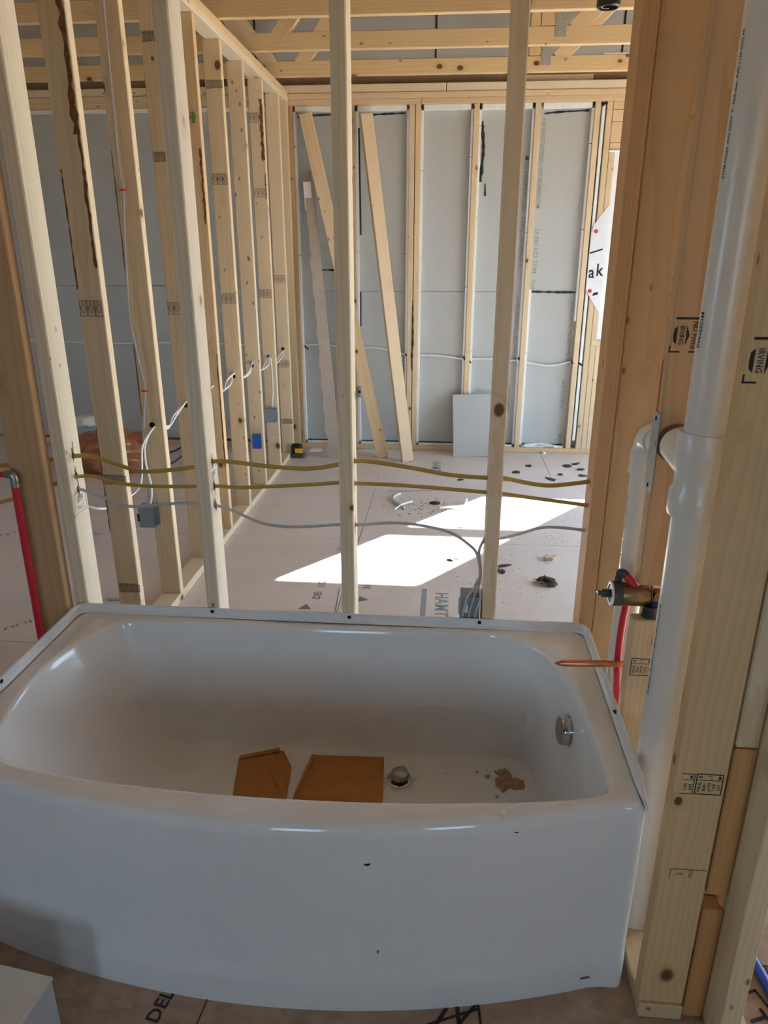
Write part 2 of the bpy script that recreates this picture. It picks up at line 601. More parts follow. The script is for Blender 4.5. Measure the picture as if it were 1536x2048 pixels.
def slab(name, pts, th, mat):
    n = (Vector(pts[1]) - Vector(pts[0])).cross(Vector(pts[2]) - Vector(pts[0])).normalized() * th
    v = [Vector(p) for p in pts] + [Vector(p) + n for p in pts]
    k = len(pts)
    f = [tuple(range(k - 1, -1, -1)), tuple(range(k, 2 * k))] + [(i, (i + 1) % k, k + (i + 1) % k, k + i) for i in range(k)]
    return obj(name, mesh_from(v, f, mat))


ya, yb = Y0H - 0.3, 5.95
tag(slab('roof_east', [(RIDGE_X, ya, RIDGE_Z), (FLE + 0.2, ya, EAVE_Z), (FLE + 0.2, yb, EAVE_Z), (RIDGE_X, yb, RIDGE_Z)], 0.02, 'roof'), kind='structure')
tag(slab('roof_west', [(FLW - 0.2, ya, EAVE_Z), (RIDGE_X, ya, RIDGE_Z), (RIDGE_X, yb, RIDGE_Z), (FLW - 0.2, yb, EAVE_Z)], 0.02, 'roof'), kind='structure')


def wall_with_openings(name, axis, pos, a0, a1, z0, z1, th, ops, mat):
    """flat sheathed wall in the plane axis = pos; ops = [(b0, b1, zlo, zhi)]"""
    cuts = sorted(ops)
    rects = []
    a = a0
    for b0, b1, zl, zh in cuts:
        rects.append((a, b0, z0, z1))
        rects.append((b0, b1, z0, zl))
        rects.append((b0, b1, zh, z1))
        a = b1
    rects.append((a, a1, z0, z1))
    V, Fc = [], []
    for b0, b1, zl, zh in rects:
        n = len(V)
        for dx in (0, th):
            for (p, q) in ((b0, zl), (b1, zl), (b1, zh), (b0, zh)):
                V.append((pos + dx, p, q) if axis == 0 else (p, pos + dx, q))
        Fc += [(n, n + 3, n + 2, n + 1), (n + 4, n + 5, n + 6, n + 7)] + [(n + i, n + (i + 1) % 4, n + 4 + (i + 1) % 4, n + 4 + i) for i in range(4)]
    return tag(obj(name, mesh_from(V, Fc, mat)), kind='structure')


EAST = [(2.2, 3.55, 0.1, 2.1), (3.65, 5.0, 0.1, 2.1)]
REAR = [(-1.05, -0.35, 0.85, 2.05), (0.85, 1.55, 0.85, 2.05)]
WEST = [(0.3, 1.5, 0.85, 2.05)]
wall_with_openings('wall_east', 0, X1, Y0H, 5.8, 0, 2.75, 0.1, EAST, 'siding')
wall_with_openings('wall_west', 0, X0 - 0.1, Y0H, 5.8, 0, 2.75, 0.1, WEST, 'siding')
wall_with_openings('wall_rear', 1, Y0H - 0.1, FLW, FLE, 0, 2.75, 0.1, REAR, 'siding')
# rear gable
tag(slab('wall_gable_rear', [(FLW, Y0H - 0.1, 2.75), (FLE, Y0H - 0.1, 2.75), (RIDGE_X + 0.4, Y0H - 0.1, RIDGE_Z - 0.1), (RIDGE_X - 0.4, Y0H - 0.1, RIDGE_Z - 0.1)], 0.05, 'siding'), kind='structure')
WN = [2]


def plain_window(axis, pos, b0, b1, zl, zh, out):
    nm = 'window_%d' % WN[0]
    WN[0] += 1
    r = root(nm, (pos, (b0 + b1) / 2, zl) if axis == 0 else ((b0 + b1) / 2, pos, zl), kind='structure')
    fw = 0.06

    def bar(n, p, q, z_a, z_b, mat='vinyl', th=(0.02, 0.07)):
        if axis == 0:
            lum(n, (pos + th[0], pos + th[1]), (p, q), (z_a, z_b), r, mat=mat, bev=0.002 if mat == 'vinyl' else 0)
        else:
            lum(n, (p, q), (pos + th[0], pos + th[1]), (z_a, z_b), r, mat=mat, bev=0.002 if mat == 'vinyl' else 0)
    bar('jamb', b0, b0 + fw, zl, zh)
    bar('jamb', b1 - fw, b1, zl, zh)
    bar('head', b0 + fw, b1 - fw, zh - fw, zh)
    bar('sill', b0 + fw, b1 - fw, zl, zl + fw)
    bar('meeting_rail', b0 + fw, b1 - fw, (zl + zh) / 2 - 0.025, (zl + zh) / 2 + 0.025)
    bar('pane', b0 + fw, b1 - fw, zl + fw, (zl + zh) / 2 - 0.025, 'glass', (0.043, 0.047))
    bar('pane', b0 + fw, b1 - fw, (zl + zh) / 2 + 0.025, zh - fw, 'glass', (0.043, 0.047))
    c = (b0 + b1) / 2
    zc = (zl + zh) / 2
    if axis == 0:
        portal('daylight_portal', (pos + (0.11 if out > 0 else -0.01), c, zc), (-out, 0, 0), b1 - b0, zh - zl)
    else:
        portal('daylight_portal', (c, pos - 0.01, zc), (0, 1, 0), b1 - b0, zh - zl)


for o_ in EAST:
    plain_window(0, X1, *o_, 1)
for o_ in WEST:
    plain_window(0, X0 - 0.1, *o_, -1)
for o_ in REAR:
    plain_window(1, Y0H - 0.1, *o_, -1)

# ------------------------------------------------------------------ far wall
wf = root('wall_far', (0, YF, 0), 'open stud wall with grey drywall in its bays at the far end', kind='structure')
FT = 2.434                      # underside of the far wall's double top plate
YW1 = YF + 0.089
# bay drywall (fire board set between the studs) and the finished sheets left of the partition
studs_far = [(-1.157, -1.119), (-0.722, -0.684), (-0.306, -0.268), (-0.263, -0.225), (0.134, 0.172), (0.546, 0.584), (0.942, 0.980), (1.020, 1.058), (1.060, 1.098)]
far_tint = (0.98, 0.93, 0.84)
for i, (a, b) in enumerate(studs_far):
    top = FT if i < 8 else 2.139
    o = lum('stud', (a, b), (YF, YW1), (0.038, top), wf, far_tint)
    if i == 0:
        o.color = (0.80, 0.62, 0.46, 1)
lum('bottom_plate', (-5.4, 3.3), (YF, YW1), (0, 0.038), wf, FIR)
lum('top_plate', (-5.4, -0.228), (YF, YW1), (FT, FT + 0.038), wf, (0.97, 0.9, 0.8))
lum('top_plate', (-0.225, 3.3), (YF, YW1), (FT, FT + 0.038), wf, (0.97, 0.9, 0.8))
lum('top_plate', (-5.4, 3.3), (YF, YW1), (FT + 0.038, FT + 0.076), wf, (0.97, 0.92, 0.82))
lum('nailer', (-5.4, -0.06), (YF + 0.005, YF + 0.043), (FT + 0.078, FT + 0.128), wf, PINE, grain=0)
lum('nailer', (-0.055, 3.3), (YF + 0.005, YF + 0.043), (FT + 0.078, FT + 0.128), wf, PALE, grain=0)
lum('nailer', (0.35, 0.92), (YF + 0.045, YF + 0.083), (FT + 0.128, FT + 0.172), wf, PINE, grain=0)
# header and sill of the window
lum('header', (1.06, 2.10), (YF, YF + 0.04), (2.185, 2.312), wf, (0.95, 0.86, 0.7))
lum('header', (1.06, 2.10), (YF, YF + 0.04), (2.314, 2.385), wf, (1.0, 0.93, 0.8))
lum('header', (1.06, 2.10), (YF, YW1), (2.387, FT), wf, (0.95, 0.88, 0.76))
lum('header', (1.06, 2.10), (YF, YW1), (2.139, 2.183), wf, (0.97, 0.9, 0.78))
lum('rough_sill', (1.062, 2.06), (YF - 0.004, YW1), (0.827, 0.866), wf, (0.98, 0.9, 0.78))
lum('cripple_stud', (1.10, 1.138), (YF, YW1), (0.038, 0.827), wf, far_tint)
lum('cripple_stud', (1.55, 1.588), (YF, YW1), (0.038, 0.827), wf, far_tint)
for x in (2.02, 2.06, 2.44, 2.85, 3.26):
    lum('stud', (x, x + 0.038), (YF, YW1), (0.038, FT), wf, far_tint)
# one fire board panel in each bay, each in two courses
YD = YF + 0.052
bays = [(-1.119, -0.722), (-0.684, -0.306), (-0.225, 0.134), (0.172, 0.546), (0.584, 0.942)]
panels = []
for i, (a, b) in enumerate(bays):
    panels.append(lum('drywall_panel', (a + 0.002, b - 0.002), (YD, YD + 0.016), (0.04, 1.205), wf, mat='drywall', bev=0))
    panels.append(lum('drywall_panel', (a + 0.002, b - 0.002), (YD, YD + 0.016), (1.208, FT - 0.002), wf, mat='drywall', bev=0))
    # white gypsum cleats around the bay, uneven
    for (p, q) in ((a, a + 0.017), (b - 0.017, b)):
        z = 0.06
        while z < FT - 0.1:
            L = random.uniform(0.45, 0.95)
            z2 = min(z + L, FT - 0.03)
            if random.random() < 0.9:
                lum('drywall_cleat', (p, q), (YF + 0.010 + random.uniform(0, 0.006), YD), (z, z2 - 0.004), wf, mat='gypsum', bev=0.002)
            z = z2
    lum('drywall_cleat', (a + 0.018, b - 0.018), (YF + 0.008, YD), (FT - 0.034, FT - 0.001), wf, mat='gypsum', bev=0.002)
    lum('drywall_cleat', (a + 0.018, b - 0.018), (YF + 0.012, YD), (0.039, 0.052), wf, mat='gypsum', bev=0.002)


def blob_line(name, pts, r, mat, parent, seed=1):
    rnd = random.Random(seed)
    pp = spline(pts, 8)
    c = Vector(pp[0])
    pp = [p - c for p in pp]
    rad = [r * rnd.uniform(0.5, 1.35) for _ in pp]
    return obj(name, tube_mesh(pp, r, mat, 6, 1, True, radii=rad), T(*c), parent)


for i, (a, b) in enumerate(bays):
    if i in (0, 1, 4):
        blob_line('sealant_bead', [(a + 0.03, YD - 0.003, FT - 0.062), (a + 0.15, YD - 0.003, FT - 0.052), (b - 0.03, YD - 0.003, FT - 0.046)], 0.006, 'caulk', wf, i)
    blob_line('sealant_bead', [(a + 0.022, YD - 0.002, 0.055), (b - 0.022, YD - 0.002, 0.055)], 0.005, 'caulk', wf, i + 20)
blob_line('sealant_bead', [(0.60, YD - 0.003, 1.209), (0.75, YD - 0.003, 1.206), (0.92, YD - 0.003, 1.205)], 0.008, 'caulk', wf, 3)
blob_line('sealant_bead', [(-0.955, YD - 0.003, 1.357), (-0.85, YD - 0.003, 1.357), (-0.75, YD - 0.003, 1.36)], 0.006, 'caulk', wf, 4)
blob_line('sealant_bead', [(-0.66, YD - 0.002, 2.3), (-0.655, YD - 0.002, 1.6)], 0.005, 'caulk', wf, 5)
blob_line('sealant_bead', [(-0.66, YD - 0.002, 1.2), (-0.662, YD - 0.002, 0.95)], 0.004, 'caulk', wf, 6)
blob_line('sealant_bead', [(0.192, YD - 0.003, 2.33), (0.21, YD - 0.003, 2.15), (0.195, YD - 0.003, 1.95)], 0.014, 'caulk', wf, 7)
blob_line('sealant_bead', [(0.232, YD - 0.003, 1.94), (0.236, YD - 0.003, 1.86)], 0.005, 'caulk', wf, 8)
for k, (x, z) in enumerate([(-0.306, FT - 0.02), (-0.225, FT - 0.015), (-0.722, FT - 0.02), (-0.684, FT - 0.02), (0.134, FT - 0.02), (0.172, FT - 0.02), (0.546, FT - 0.02), (0.942, FT - 0.02), (0.985, FT - 0.015), (1.02, FT - 0.01), (-0.306, 0.74), (0.134, 0.72), (0.172, 0.7), (0.546, 0.72), (0.942, 0.7), (1.0, 0.69), (-1.08, 0.79)]):
    blob_line('sealant_dab', [(x - 0.012, YF + 0.012, z + 0.012), (x, YF + 0.006, z), (x + 0.012, YF + 0.012, z - 0.012)], 0.007, 'caulk', wf, 40 + k)
for k in range(5):
    z0 = 0.35 + k * 0.36
    blob_line('sealant_bead', [(0.984, YF + 0.02, z0), (0.986 + 0.004 * (k % 2), YF + 0.016, z0 + 0.15), (0.984, YF + 0.02, z0 + 0.33)], 0.005, 'caulk', wf, 70 + k)
blob_line('sealant_bead', [(-0.2655, YF + 0.004, 0.62), (-0.267, YF, 0.75), (-0.262, YF - 0.002, 0.85), (-0.2655, YF + 0.004, 1.15)], 0.007, 'caulk', wf, 90)
lum('drywall_cleat', (0.99, 1.012), (YF + 0.006, YF + 0.07), (0.1, FT - 0.02), wf, mat='gypsum', bev=0.003)
lum('drywall_cleat', (-0.3065, -0.309), (YF + 0.003, YD), (0.8, FT), wf, mat='gypsum', bev=0)
# finished sheets left of the partition
for i, (a, b) in enumerate([(-5.4, -4.05), (-4.047, -2.83), (-2.827, -1.60), (-1.597, -1.26)]):
    lum('drywall_sheet', (a, b), (YF - 0.004, YF + 0.012), (0.06, 1.24), wf, mat='drywall', bev=0.002)
    lum('drywall_sheet', (a, b), (YF - 0.004, YF + 0.012), (1.243, FT - 0.03), wf, mat='drywall', bev=0.002)
    lum('drywall_cleat', (a, b), (YF - 0.012, YF + 0.012), (FT - 0.03, FT - 0.002), wf, mat='gypsum', bev=0.003)
# exterior skin behind the window half and the gable fire wall above
wall_with_openings('wall_far_skin', 1, YW1, 0.985, FLE, 0, FT + 0.3, 0.02, [(1.10, 2.02, 0.866, 2.139)], 'wrap')
gb = slab('wall_gable_far', [(FLE, YW1 + 0.02, FT + 0.08), (FLW, YW1 + 0.02, FT + 0.08), (RIDGE_X - 0.5, YW1 + 0.02, RIDGE_Z - 0.15), (RIDGE_X + 0.5, YW1 + 0.02, RIDGE_Z - 0.15)], -0.016, 'drywall')
tag(gb, kind='structure')
lum('rim_board', (-5.4, 3.3), (YW1 - 0.03, YW1 + 0.0), (FT + 0.077, FT + 0.25), gb, mat='brownboard', bev=0.002)
for x in (-1.378, -0.136, 1.10):
    lum('panel_seam', (x - 0.006, x + 0.006), (YW1 + 0.0, YW1 + 0.006), (FT + 0.25, 3.4), gb, mat='caulk', bev=0)
lum('wall_left_backing', (-5.4, 0.985), (YW1 - 0.012, YW1), (0.0, FT + 0.08), wf, mat='drywall', bev=0)


# print on the fire board
def dw_text(s, x, z, size, rot, mat='inkfaint', pan=8, sx=1.0):
    k = Ink()
    k.text(s, size, sx=sx)
    obj('printed_text', k.mesh(mat), face_y(x, YD - 0.0015, z, rot), panels[pan])


dw_text('FOR FEWER FASTENERS - VISIT GRIDMARX.COM', 0.612, 2.06, 0.040, -math.pi / 2, pan=9, sx=0.66)
dw_text('29 08/16/23 23:44', 0.617, 1.49, 0.042, -math.pi / 2, pan=9)
dw_text('Gold', 0.615, 1.25, 0.042, -math.pi / 2, pan=9)
dw_text('Gold Bond 5/8" Fire-Shield Type X', 0.912, 0.905, 0.037, math.pi / 2, pan=8, sx=0.9)
dw_text('29 08/16/23 23:44', 0.895, 0.45, 0.040, math.pi / 2, pan=8, sx=0.75)
dw_text('.COM', 0.900, 0.10, 0.036, math.pi / 2, pan=8)
dw_text('Gold Bond 5/8" Fire-Shield Type X', 0.508, 0.93, 0.037, math.pi / 2, pan=6, sx=0.95)
dw_text('E FEWER FASTENERS - VISIT GRIDMARX.COM', 0.515, 1.75, 0.040, math.pi / 2, pan=7, sx=0.9)
dw_text('29 08/16/23 23:44', 0.480, 0.415, 0.040, math.pi / 2, pan=6, sx=0.7)
# fastener dots on the printed grid of the third bay
k = Ink()
for x in (-0.205, -0.085):
    for j in range(26):
        z = 0.1 + j * 0.09
        k.fill([(x + 0.003 * math.cos(a), z + 0.003 * math.sin(a)) for a in (0, 1.05, 2.1, 3.14, 4.19, 5.24)])
obj('printed_dots', k.mesh('inkfaint'), face_y(0, YD - 0.0012, 0), panels[4])

# ------------------------------------------------------------------ window in the far wall (sun comes through here)
w1 = root('window_1', (1.56, YF + 0.05, 0.866), 'white vinyl double hung window beside the printed house wrap', kind='structure')
WY0, WY1 = YF + 0.012, YF + 0.105
GX0, GX1, GZ0, GZ1 = 1.150, 1.885, 0.925, 2.045
lum('jamb', (1.102, GX0), (WY0 + 0.01, WY1), (0.867, 2.138), w1, mat='vinyl')
lum('jamb', (GX1, 2.018), (WY0 + 0.01, WY1), (0.867, 2.138), w1, mat='vinyl')
lum('head', (GX0, GX1), (WY0 + 0.01, WY1), (GZ1, 2.138), w1, mat='vinyl')
lum('sill', (GX0, GX1), (WY0 + 0.01, WY1), (0.867, GZ0), w1, mat='vinyl')
lum('meeting_rail', (GX0, GX1), (YF + 0.04, YF + 0.075), (1.412, 1.512), w1, mat='vinyl')
lum('sash_stile', (GX0, GX0 + 0.012), (YF + 0.04, YF + 0.075), (GZ0, GZ1), w1, mat='vinyl', bev=0.001)
lum('pane', (GX0 + 0.002, GX1), (YF + 0.055, YF + 0.059), (GZ0, 1.412), w1, mat='glass', bev=0)
lum('pane', (GX0 + 0.002, GX1), (YF + 0.055, YF + 0.059), (1.512, GZ1), w1, mat='glass', bev=0)
lum('shim', (1.055, 1.13), (YF - 0.012, YF + 0.02), (2.128, 2.139), w1, mat='whiteplastic', bev=0.002)
portal('daylight_portal', (1.53, YW1 + 0.03, 1.49), (0, -1, 0), 0.75, 1.2)

# house wrap flap folded around the jack stud
wr = root('house_wrap_flap', (1.03, YF - 0.003, 1.1), 'white house wrap flap with black letters folded around the window studs', 'house wrap')
yq = YF - 0.0035
PW = [(1.100, 1.80), (1.004, 1.665), (0.990, 1.60), (0.988, 1.30), (0.986, 1.23), (1.058, 1.12), (1.100, 1.06)]
vv = [(p[0], yq, p[1]) for p in PW] + [(p[0], yq + 0.002, p[1]) for p in PW]
n_ = len(PW)
obj('wrap_sheet', mesh_from(vv, [tuple(range(n_)), tuple(range(2 * n_ - 1, n_ - 1, -1))] + [(i, n_ + i, n_ + (i + 1) % n_, (i + 1) % n_) for i in range(n_)], 'wrap'), None, wr)
for ch_, x_ in (('a', 1.017), ('k', 1.072)):
    k = Ink()
    k.text(ch_, 0.118, x_, 1.345 + (0.014 if ch_ == 'k' else 0.0), sx=0.85)
    obj('printed_letter', k.mesh('ink'), face_y(0, yq - 0.001, 0), wr)
kk = Ink()
kk.line((0.998, 1.478), (1.075, 1.502), 0.011)
obj('printed_stroke', kk.mesh('ink'), face_y(0, yq - 0.001, 0), wr)
kk = Ink()
kk.fill([(1.035, 1.185), (1.075, 1.192), (1.078, 1.212), (1.045, 1.207)])
obj('printed_dash', kk.mesh('ink'), face_y(0, yq - 0.001, 0), wr)
for (x, z) in ((1.022, 1.622), (1.018, 1.218)):
    obj('cap_nail', lathe_mesh([(0.014, 0), (0.014, -0.002), (0.010, -0.004), (0.004, -0.004), (0.004, -0.006), (0, -0.006)], 'redplastic', 1, 16), T(x, yq, z), wr)

# ------------------------------------------------------------------ left partition
PXR, PXL = -1.172, -1.261          # room-side and far-side faces
SP = 0.4064
KY = [2.88 + SP * k_ for k_ in range(-1, 7)] + [5.555]
PT = 2.530
wp = root('wall_left', (-1.21, 4.0, 0), 'open stud partition running back on the left', kind='structure')


def pdx(y):
    return 0.022 * max(0.0, (y - 4.4))


lum('bottom_plate', (PXL, PXR), (2.15, 5.60), (0, 0.038), wp, PINE)
lum2('top_plate', ((PXL + PXR) / 2, 2.15, PT + 0.018), ((PXL + PXR) / 2 + 0.026, 5.60, PT - 0.075 + 0.018), 0.089, 0.036, (1, 0, 0), wp, PALE)
lum2('top_plate', ((PXL + PXR) / 2, 2.15, PT + 0.0545), ((PXL + PXR) / 2 + 0.026, 5.60, PT - 0.075 + 0.0545), 0.089, 0.035, (1, 0, 0), wp, (0.95, 0.82, 0.64))
pst = []
ptints = [(1.0, 0.98, 0.93), (1.0, 0.97, 0.9), (1.0, 0.96, 0.88), (0.98, 0.86, 0.70), (0.98, 0.93, 0.82), (1.0, 0.97, 0.90), (0.99, 0.95, 0.86), (1.0, 0.96, 0.88), (0.98, 0.94, 0.84)]
for i, y in enumerate(KY):
    d = pdx(y)
    o = lum2('stud', ((PXL + PXR) / 2 + d, y + 0.019, 0.038), ((PXL + PXR) / 2 + d, y + 0.019, PT - 0.075 * (y - 2.15) / 3.45), 0.089, 0.038, (1, 0, 0), wp, ptints[i])
    pst.append(o)


def px_at(y, z):
    return (PXL + PXR) / 2 + pdx(y)


# stamps on the partition studs
def mill_stamp(n=3, wdt=0.082, h=0.05):
    k = Ink()
    s = wdt / n
    for j in range(n):
        x0 = -wdt / 2 + j * s
        k.rect(x0 + 0.0015, -h / 2, x0 + s - 0.0015, h / 2, 0.0022)
        cx = x0 + s / 2
        k.poly([(cx, h * 0.3), (cx + s * 0.26, h * 0.12), (cx + s * 0.26, -h * 0.12), (cx, -h * 0.3), (cx - s * 0.26, -h * 0.12), (cx - s * 0.26, h * 0.12)], 0.0026)
        k.text('SPF', 0.009, x0 + s * 0.17, 0, math.pi / 2)
        k.text('KD', 0.008, cx, h * 0.38)
        k.text('2', 0.010, cx, 0)
    return k.mesh('inkbrown')


def bar_stamp():
    k = Ink()
    r_ = random.Random(5)
    k.line((-0.038, 0.024), (0.038, 0.024), 0.002)
    for j in range(6):
        x = -0.036 + j * 0.0145
        k.rect(x, -0.02 + r_.uniform(0, 0.012), x + 0.010, 0.02, 0.0026)
        k.line((x + 0.005, 0.018), (x + 0.005, -0.012), 0.0022)
    return k.mesh('inkbrown')


MS, BS = mill_stamp(), bar_stamp()
for i, z, me_ in [(0, 1.318, MS), (0, 0.70, BS), (0, 0.256, BS), (2, 1.257, MS), (2, 1.866, BS), (2, 2.302, BS), (4, 1.249, MS), (4, 1.853, MS), (4, 2.284, BS),
                  (6, 1.229, MS), (6, 1.838, MS), (6, 2.261, MS), (7, 1.305, MS), (7, 0.708, MS), (7, 0.273, BS)]:
    y = KY[i]
    obj('mill_stamp', me_, face_y(px_at(y, z), y - 0.0006, z), pst[i])


def bark_mesh(path, wid, seed):
    rnd = random.Random(seed)
    L, R = [], []
    for (x, z) in path:
        L.append((x - wid * rnd.uniform(0.2, 1.0), z))
        R.append((x + wid * rnd.uniform(0.2, 1.0), z))
    pts = L + R[::-1]
    n = len(path)
    V = [(p[0], p[1], 0) for p in L] + [(p[0], p[1], 0) for p in R]
    return mesh_from(V, [(i, n + i, n + i + 1, i + 1) for i in range(n - 1)], 'resin')


# bark wane and dark streaks on the edges of a few studs
for i, dx, za, zb_, wdt, sd_ in [(0, 0.030, 2.45, 1.85, 0.016, 1), (0, 0.036, 1.85, 1.45, 0.009, 7), (0, -0.038, 1.75, 1.38, 0.004, 2), (0, -0.041, 0.9, 0.5, 0.003, 3), (1, -0.041, 1.85, 0.85, 0.0035, 4), (3, 0.034, 1.95, 1.62, 0.008, 5), (3, 0.037, 1.0, 0.4, 0.005, 8), (6, 0.03, 2.36, 2.02, 0.014, 6), (6, 0.037, 1.95, 1.80, 0.006, 9)]:
    y = KY[i]
    nseg = 22
    path = [(dx, za + (zb_ - za) * j / nseg) for j in range(nseg + 1)]
    path = [(px_at(y, z) + x, z) for x, z in path]
    c = path[0]
    me_ = bark_mesh([(p[0] - c[0], p[1] - c[1]) for p in path], wdt, sd_)
    tag(obj('bark_streak', me_, face_y(c[0], y - 0.0008, c[1]), pst[i]), 'dark bark left on the stud edge')
k = Ink()
k.fill([(-0.012, 0.02), (0.003, 0.026), (0.012, 0.004), (0.006, -0.026), (-0.01, -0.022), (-0.006, -0.002)])
obj('green_mark', k.mesh('greenink'), face_y(px_at(KY[3], 2.08) + 0.015, KY[3] - 0.0008, 2.08), pst[3])
HD = mesh_from([(0.012 * math.cos(a * math.pi / 6), 0.012 * math.sin(a * math.pi / 6), 0) for a in range(12)], [tuple(range(12))], 'hole')
for i in (1, 2, 4, 5, 6, 7):
    obj('drill_hole', HD, face_y(px_at(KY[i], 0.82) - 0.002, KY[i] - 0.001, 0.818), pst[i])

# ------------------------------------------------------------------ stud wall behind the tub
BY0, BY1 = 1.882, 1.971
wb = root('wall_back', (-0.3, BY0, 0), 'row of open studs standing behind the bathtub', kind='structure')
XA = [-1.096, -0.6896, -0.2852, 0.1214, 0.397]
btint = [(1.04, 1.07, 1.10), (1.04, 1.09, 1.16), (1.0, 1.0, 0.99), (1.0, 0.95, 0.90), (0.85, 0.65, 0.47)]
bst = []
for x, t in zip(XA, btint):
    bst.append(lum('stud', (x, x + 0.038), (BY0, BY1), (0.038, 2.44), wb, t))
lum('bottom_plate', (-1.26, 0.435), (BY0, BY1), (0, 0.038), wb, PINE)
lum('top_plate', (-1.26, 0.435), (BY0, BY1), (2.44, 2.478), wb, PINE)
# splintered drill holes with pale stamps on the lit faces of the first two studs
for i, zs in ((0, (0.953, 0.893, 0.853)), (1, (0.946, 0.872, 0.815)), (2, (0.958, 0.894, 0.768)), (3, (0.918, 0.873, 0.74))):
    for z in zs:
        k = Ink()
        rn = random.Random(int(z * 1000))
        k.fill([(0.009 * math.cos(a * 0.785), 0.011 * math.sin(a * 0.785)) for a in range(8)])
        for q in range(5):
            a = rn.uniform(0, 6.28)
            k.line((0, 0), (rn.uniform(-0.008, 0.008), rn.choice((-1, 1)) * rn.uniform(0.012, 0.03)), 0.0022)
        obj('drill_hole', k.mesh('resin'), face_px(XA[i] + 0.0386, 1.925, z), bst[i])
k = Ink()
k.rect(-0.034, -0.03, 0.034, 0.03, 0.0018)
k.text('SPF', 0.026, 0, 0.008)
k.text('No 2', 0.018, 0, -0.016)
SM = k.mesh('inkfaint')
obj('mill_stamp', SM, face_px(XA[0] + 0.0386, 1.927, 0.815), bst[0])
obj('mill_stamp', SM, face_px(XA[1] + 0.0386, 1.927, 0.90), bst[1])

# left end of the tub alcove
we = root('wall_end', (-1.2, 1.9, 0), 'dark reddish stud at the left end of the tub', kind='structure')
lum('stud', (-1.205, -1.103), (1.842, 1.880), (0.038, 2.44), we, (0.68, 0.50, 0.36))  # darker, redder tint than the studs behind the tub
lum('stud', (-1.186, -1.098), (1.43, 1.468), (0.038, 0.46), we, (0.85, 0.7, 0.55))
lum('bottom_plate', (-1.186, -1.098), (1.10, 1.880), (0, 0.038), we, PINE)

# ------------------------------------------------------------------ plumbing wall on the right
XW = 0.437
ww = root('wall_right', (XW, 1.5, 0), 'plumbing stud wall at the right end of the tub', kind='structure')
wt = (0.88, 0.71, 0.53)
s2w = lum('stud', (XW, XW + 0.140), (1.886, 1.924), (0.038, 2.44), ww, wt)
s3u = lum('stud', (XW, XW + 0.089), (1.500, 1.538), (0.809, 2.44), ww, (0.76, 0.58, 0.42))
s3l = lum('stud', (XW, XW + 0.089), (1.500, 1.538), (0.038, 0.722), ww, (0.90, 0.80, 0.68))
bigs = lum('stud', (XW, XW + 0.089), (1.115, 1.153), (0.038, 2.44), ww, (0.91, 0.755, 0.57))
lum('bottom_plate', (XW, XW + 0.089), (1.108, 1.88), (0, 0.038), ww, (0.85, 0.76, 0.64))
lum('top_plate', (XW, XW + 0.089), (1.10, 1.97), (2.44, 2.478), ww, PINE)
lum('block', (XW + 0.008, XW + 0.03), (1.541, 1.575), (0.80, 0.90), ww, (0.95, 0.86, 0.74))
# packers and the turned stud at the near end
lum('packer', (0.531, 0.571), (1.118, 1.156), (0.678, 1.9), ww, (0.93, 0.86, 0.76))
lum('packer', (0.531, 0.571), (1.118, 1.156), (0.335, 0.674), ww, (0.80, 0.52, 0.28))
lum('packer', (0.531, 0.571), (1.118, 1.156), (0.0, 0.296), ww, (0.74, 0.44, 0.24))
lum('packer', (0.531, 0.609), (1.157, 1.195), (0.0, 1.9), ww, (0.70, 0.56, 0.42))
wn = root('wall_near', (0.58, 1.05, 0), 'near stud turned edge-on at the right', kind='structure')
lum('stud', (0.5725, 0.6105), (1.045, 1.134), (0.0, 2.44), wn, (0.98, 0.96, 0.86))


# stamps on the plumbing wall
def grade_stamp():
    k = Ink()
    k.rect(-0.023, -0.022, 0.023, 0.022, 0.002)
    k.line((-0.023, 0.009), (0.023, 0.009), 0.0012)
    for j, (a, b_) in enumerate((('M', 'S-P-F'), ('', 'NO 2'), ('L\u00b0', 'KD-HT'), ('', '1/4"EE'), ('B', '700 NLGA'))):
        x = 0.017 - j * 0.0085
        if a:
            k.text(a, 0.0095, x, 0.0155, -math.pi / 2)
        k.text(b_, 0.0082, x, -0.0065, -math.pi / 2, sx=0.80 if len(b_) < 7 else 0.62)
    return k.mesh('ink')


def half_stamp():
    k = Ink()
    k.poly([(-0.012, 0.022), (0.010, 0.022), (0.010, -0.022), (-0.012, -0.022)], 0.0014, False)
    k.line((-0.008, 0.009), (0.010, 0.009), 0.0012)
    k.text('M', 0.0095, 0.004, 0.0155, -math.pi / 2)
    k.text('S-P-F', 0.0082, 0.004, -0.0065, -math.pi / 2, sx=0.8)
    k.text('NO 2', 0.0082, -0.0045, -0.0065, -math.pi / 2, sx=0.8)
    return k.mesh('ink')


def irving_stamp():
    k = Ink()
    k.poly([(-0.018, 0.032), (0.028, 0.032)], 0.004, False)
    k.poly([(-0.026, -0.022), (-0.026, -0.032), (-0.008, -0.032)], 0.003, False)
    k.poly([(0.028, 0.032), (0.028, -0.032), (0.012, -0.032)], 0.003, False)
    k.text('ND Prime', 0.015, 0.018, 0, -math.pi / 2, sx=0.85)
    k.fill([(0.002, 0.020), (0.009, 0.0), (0.002, -0.020)])
    k.fill([(-0.015, 0.018), (-0.015, -0.018), (-0.021, -0.012), (-0.022, 0.0), (-0.021, 0.012)])
    k.text('IRVING', 0.0135, -0.0065, 0, -math.pi / 2, sx=0.85)
    return k.mesh('ink')


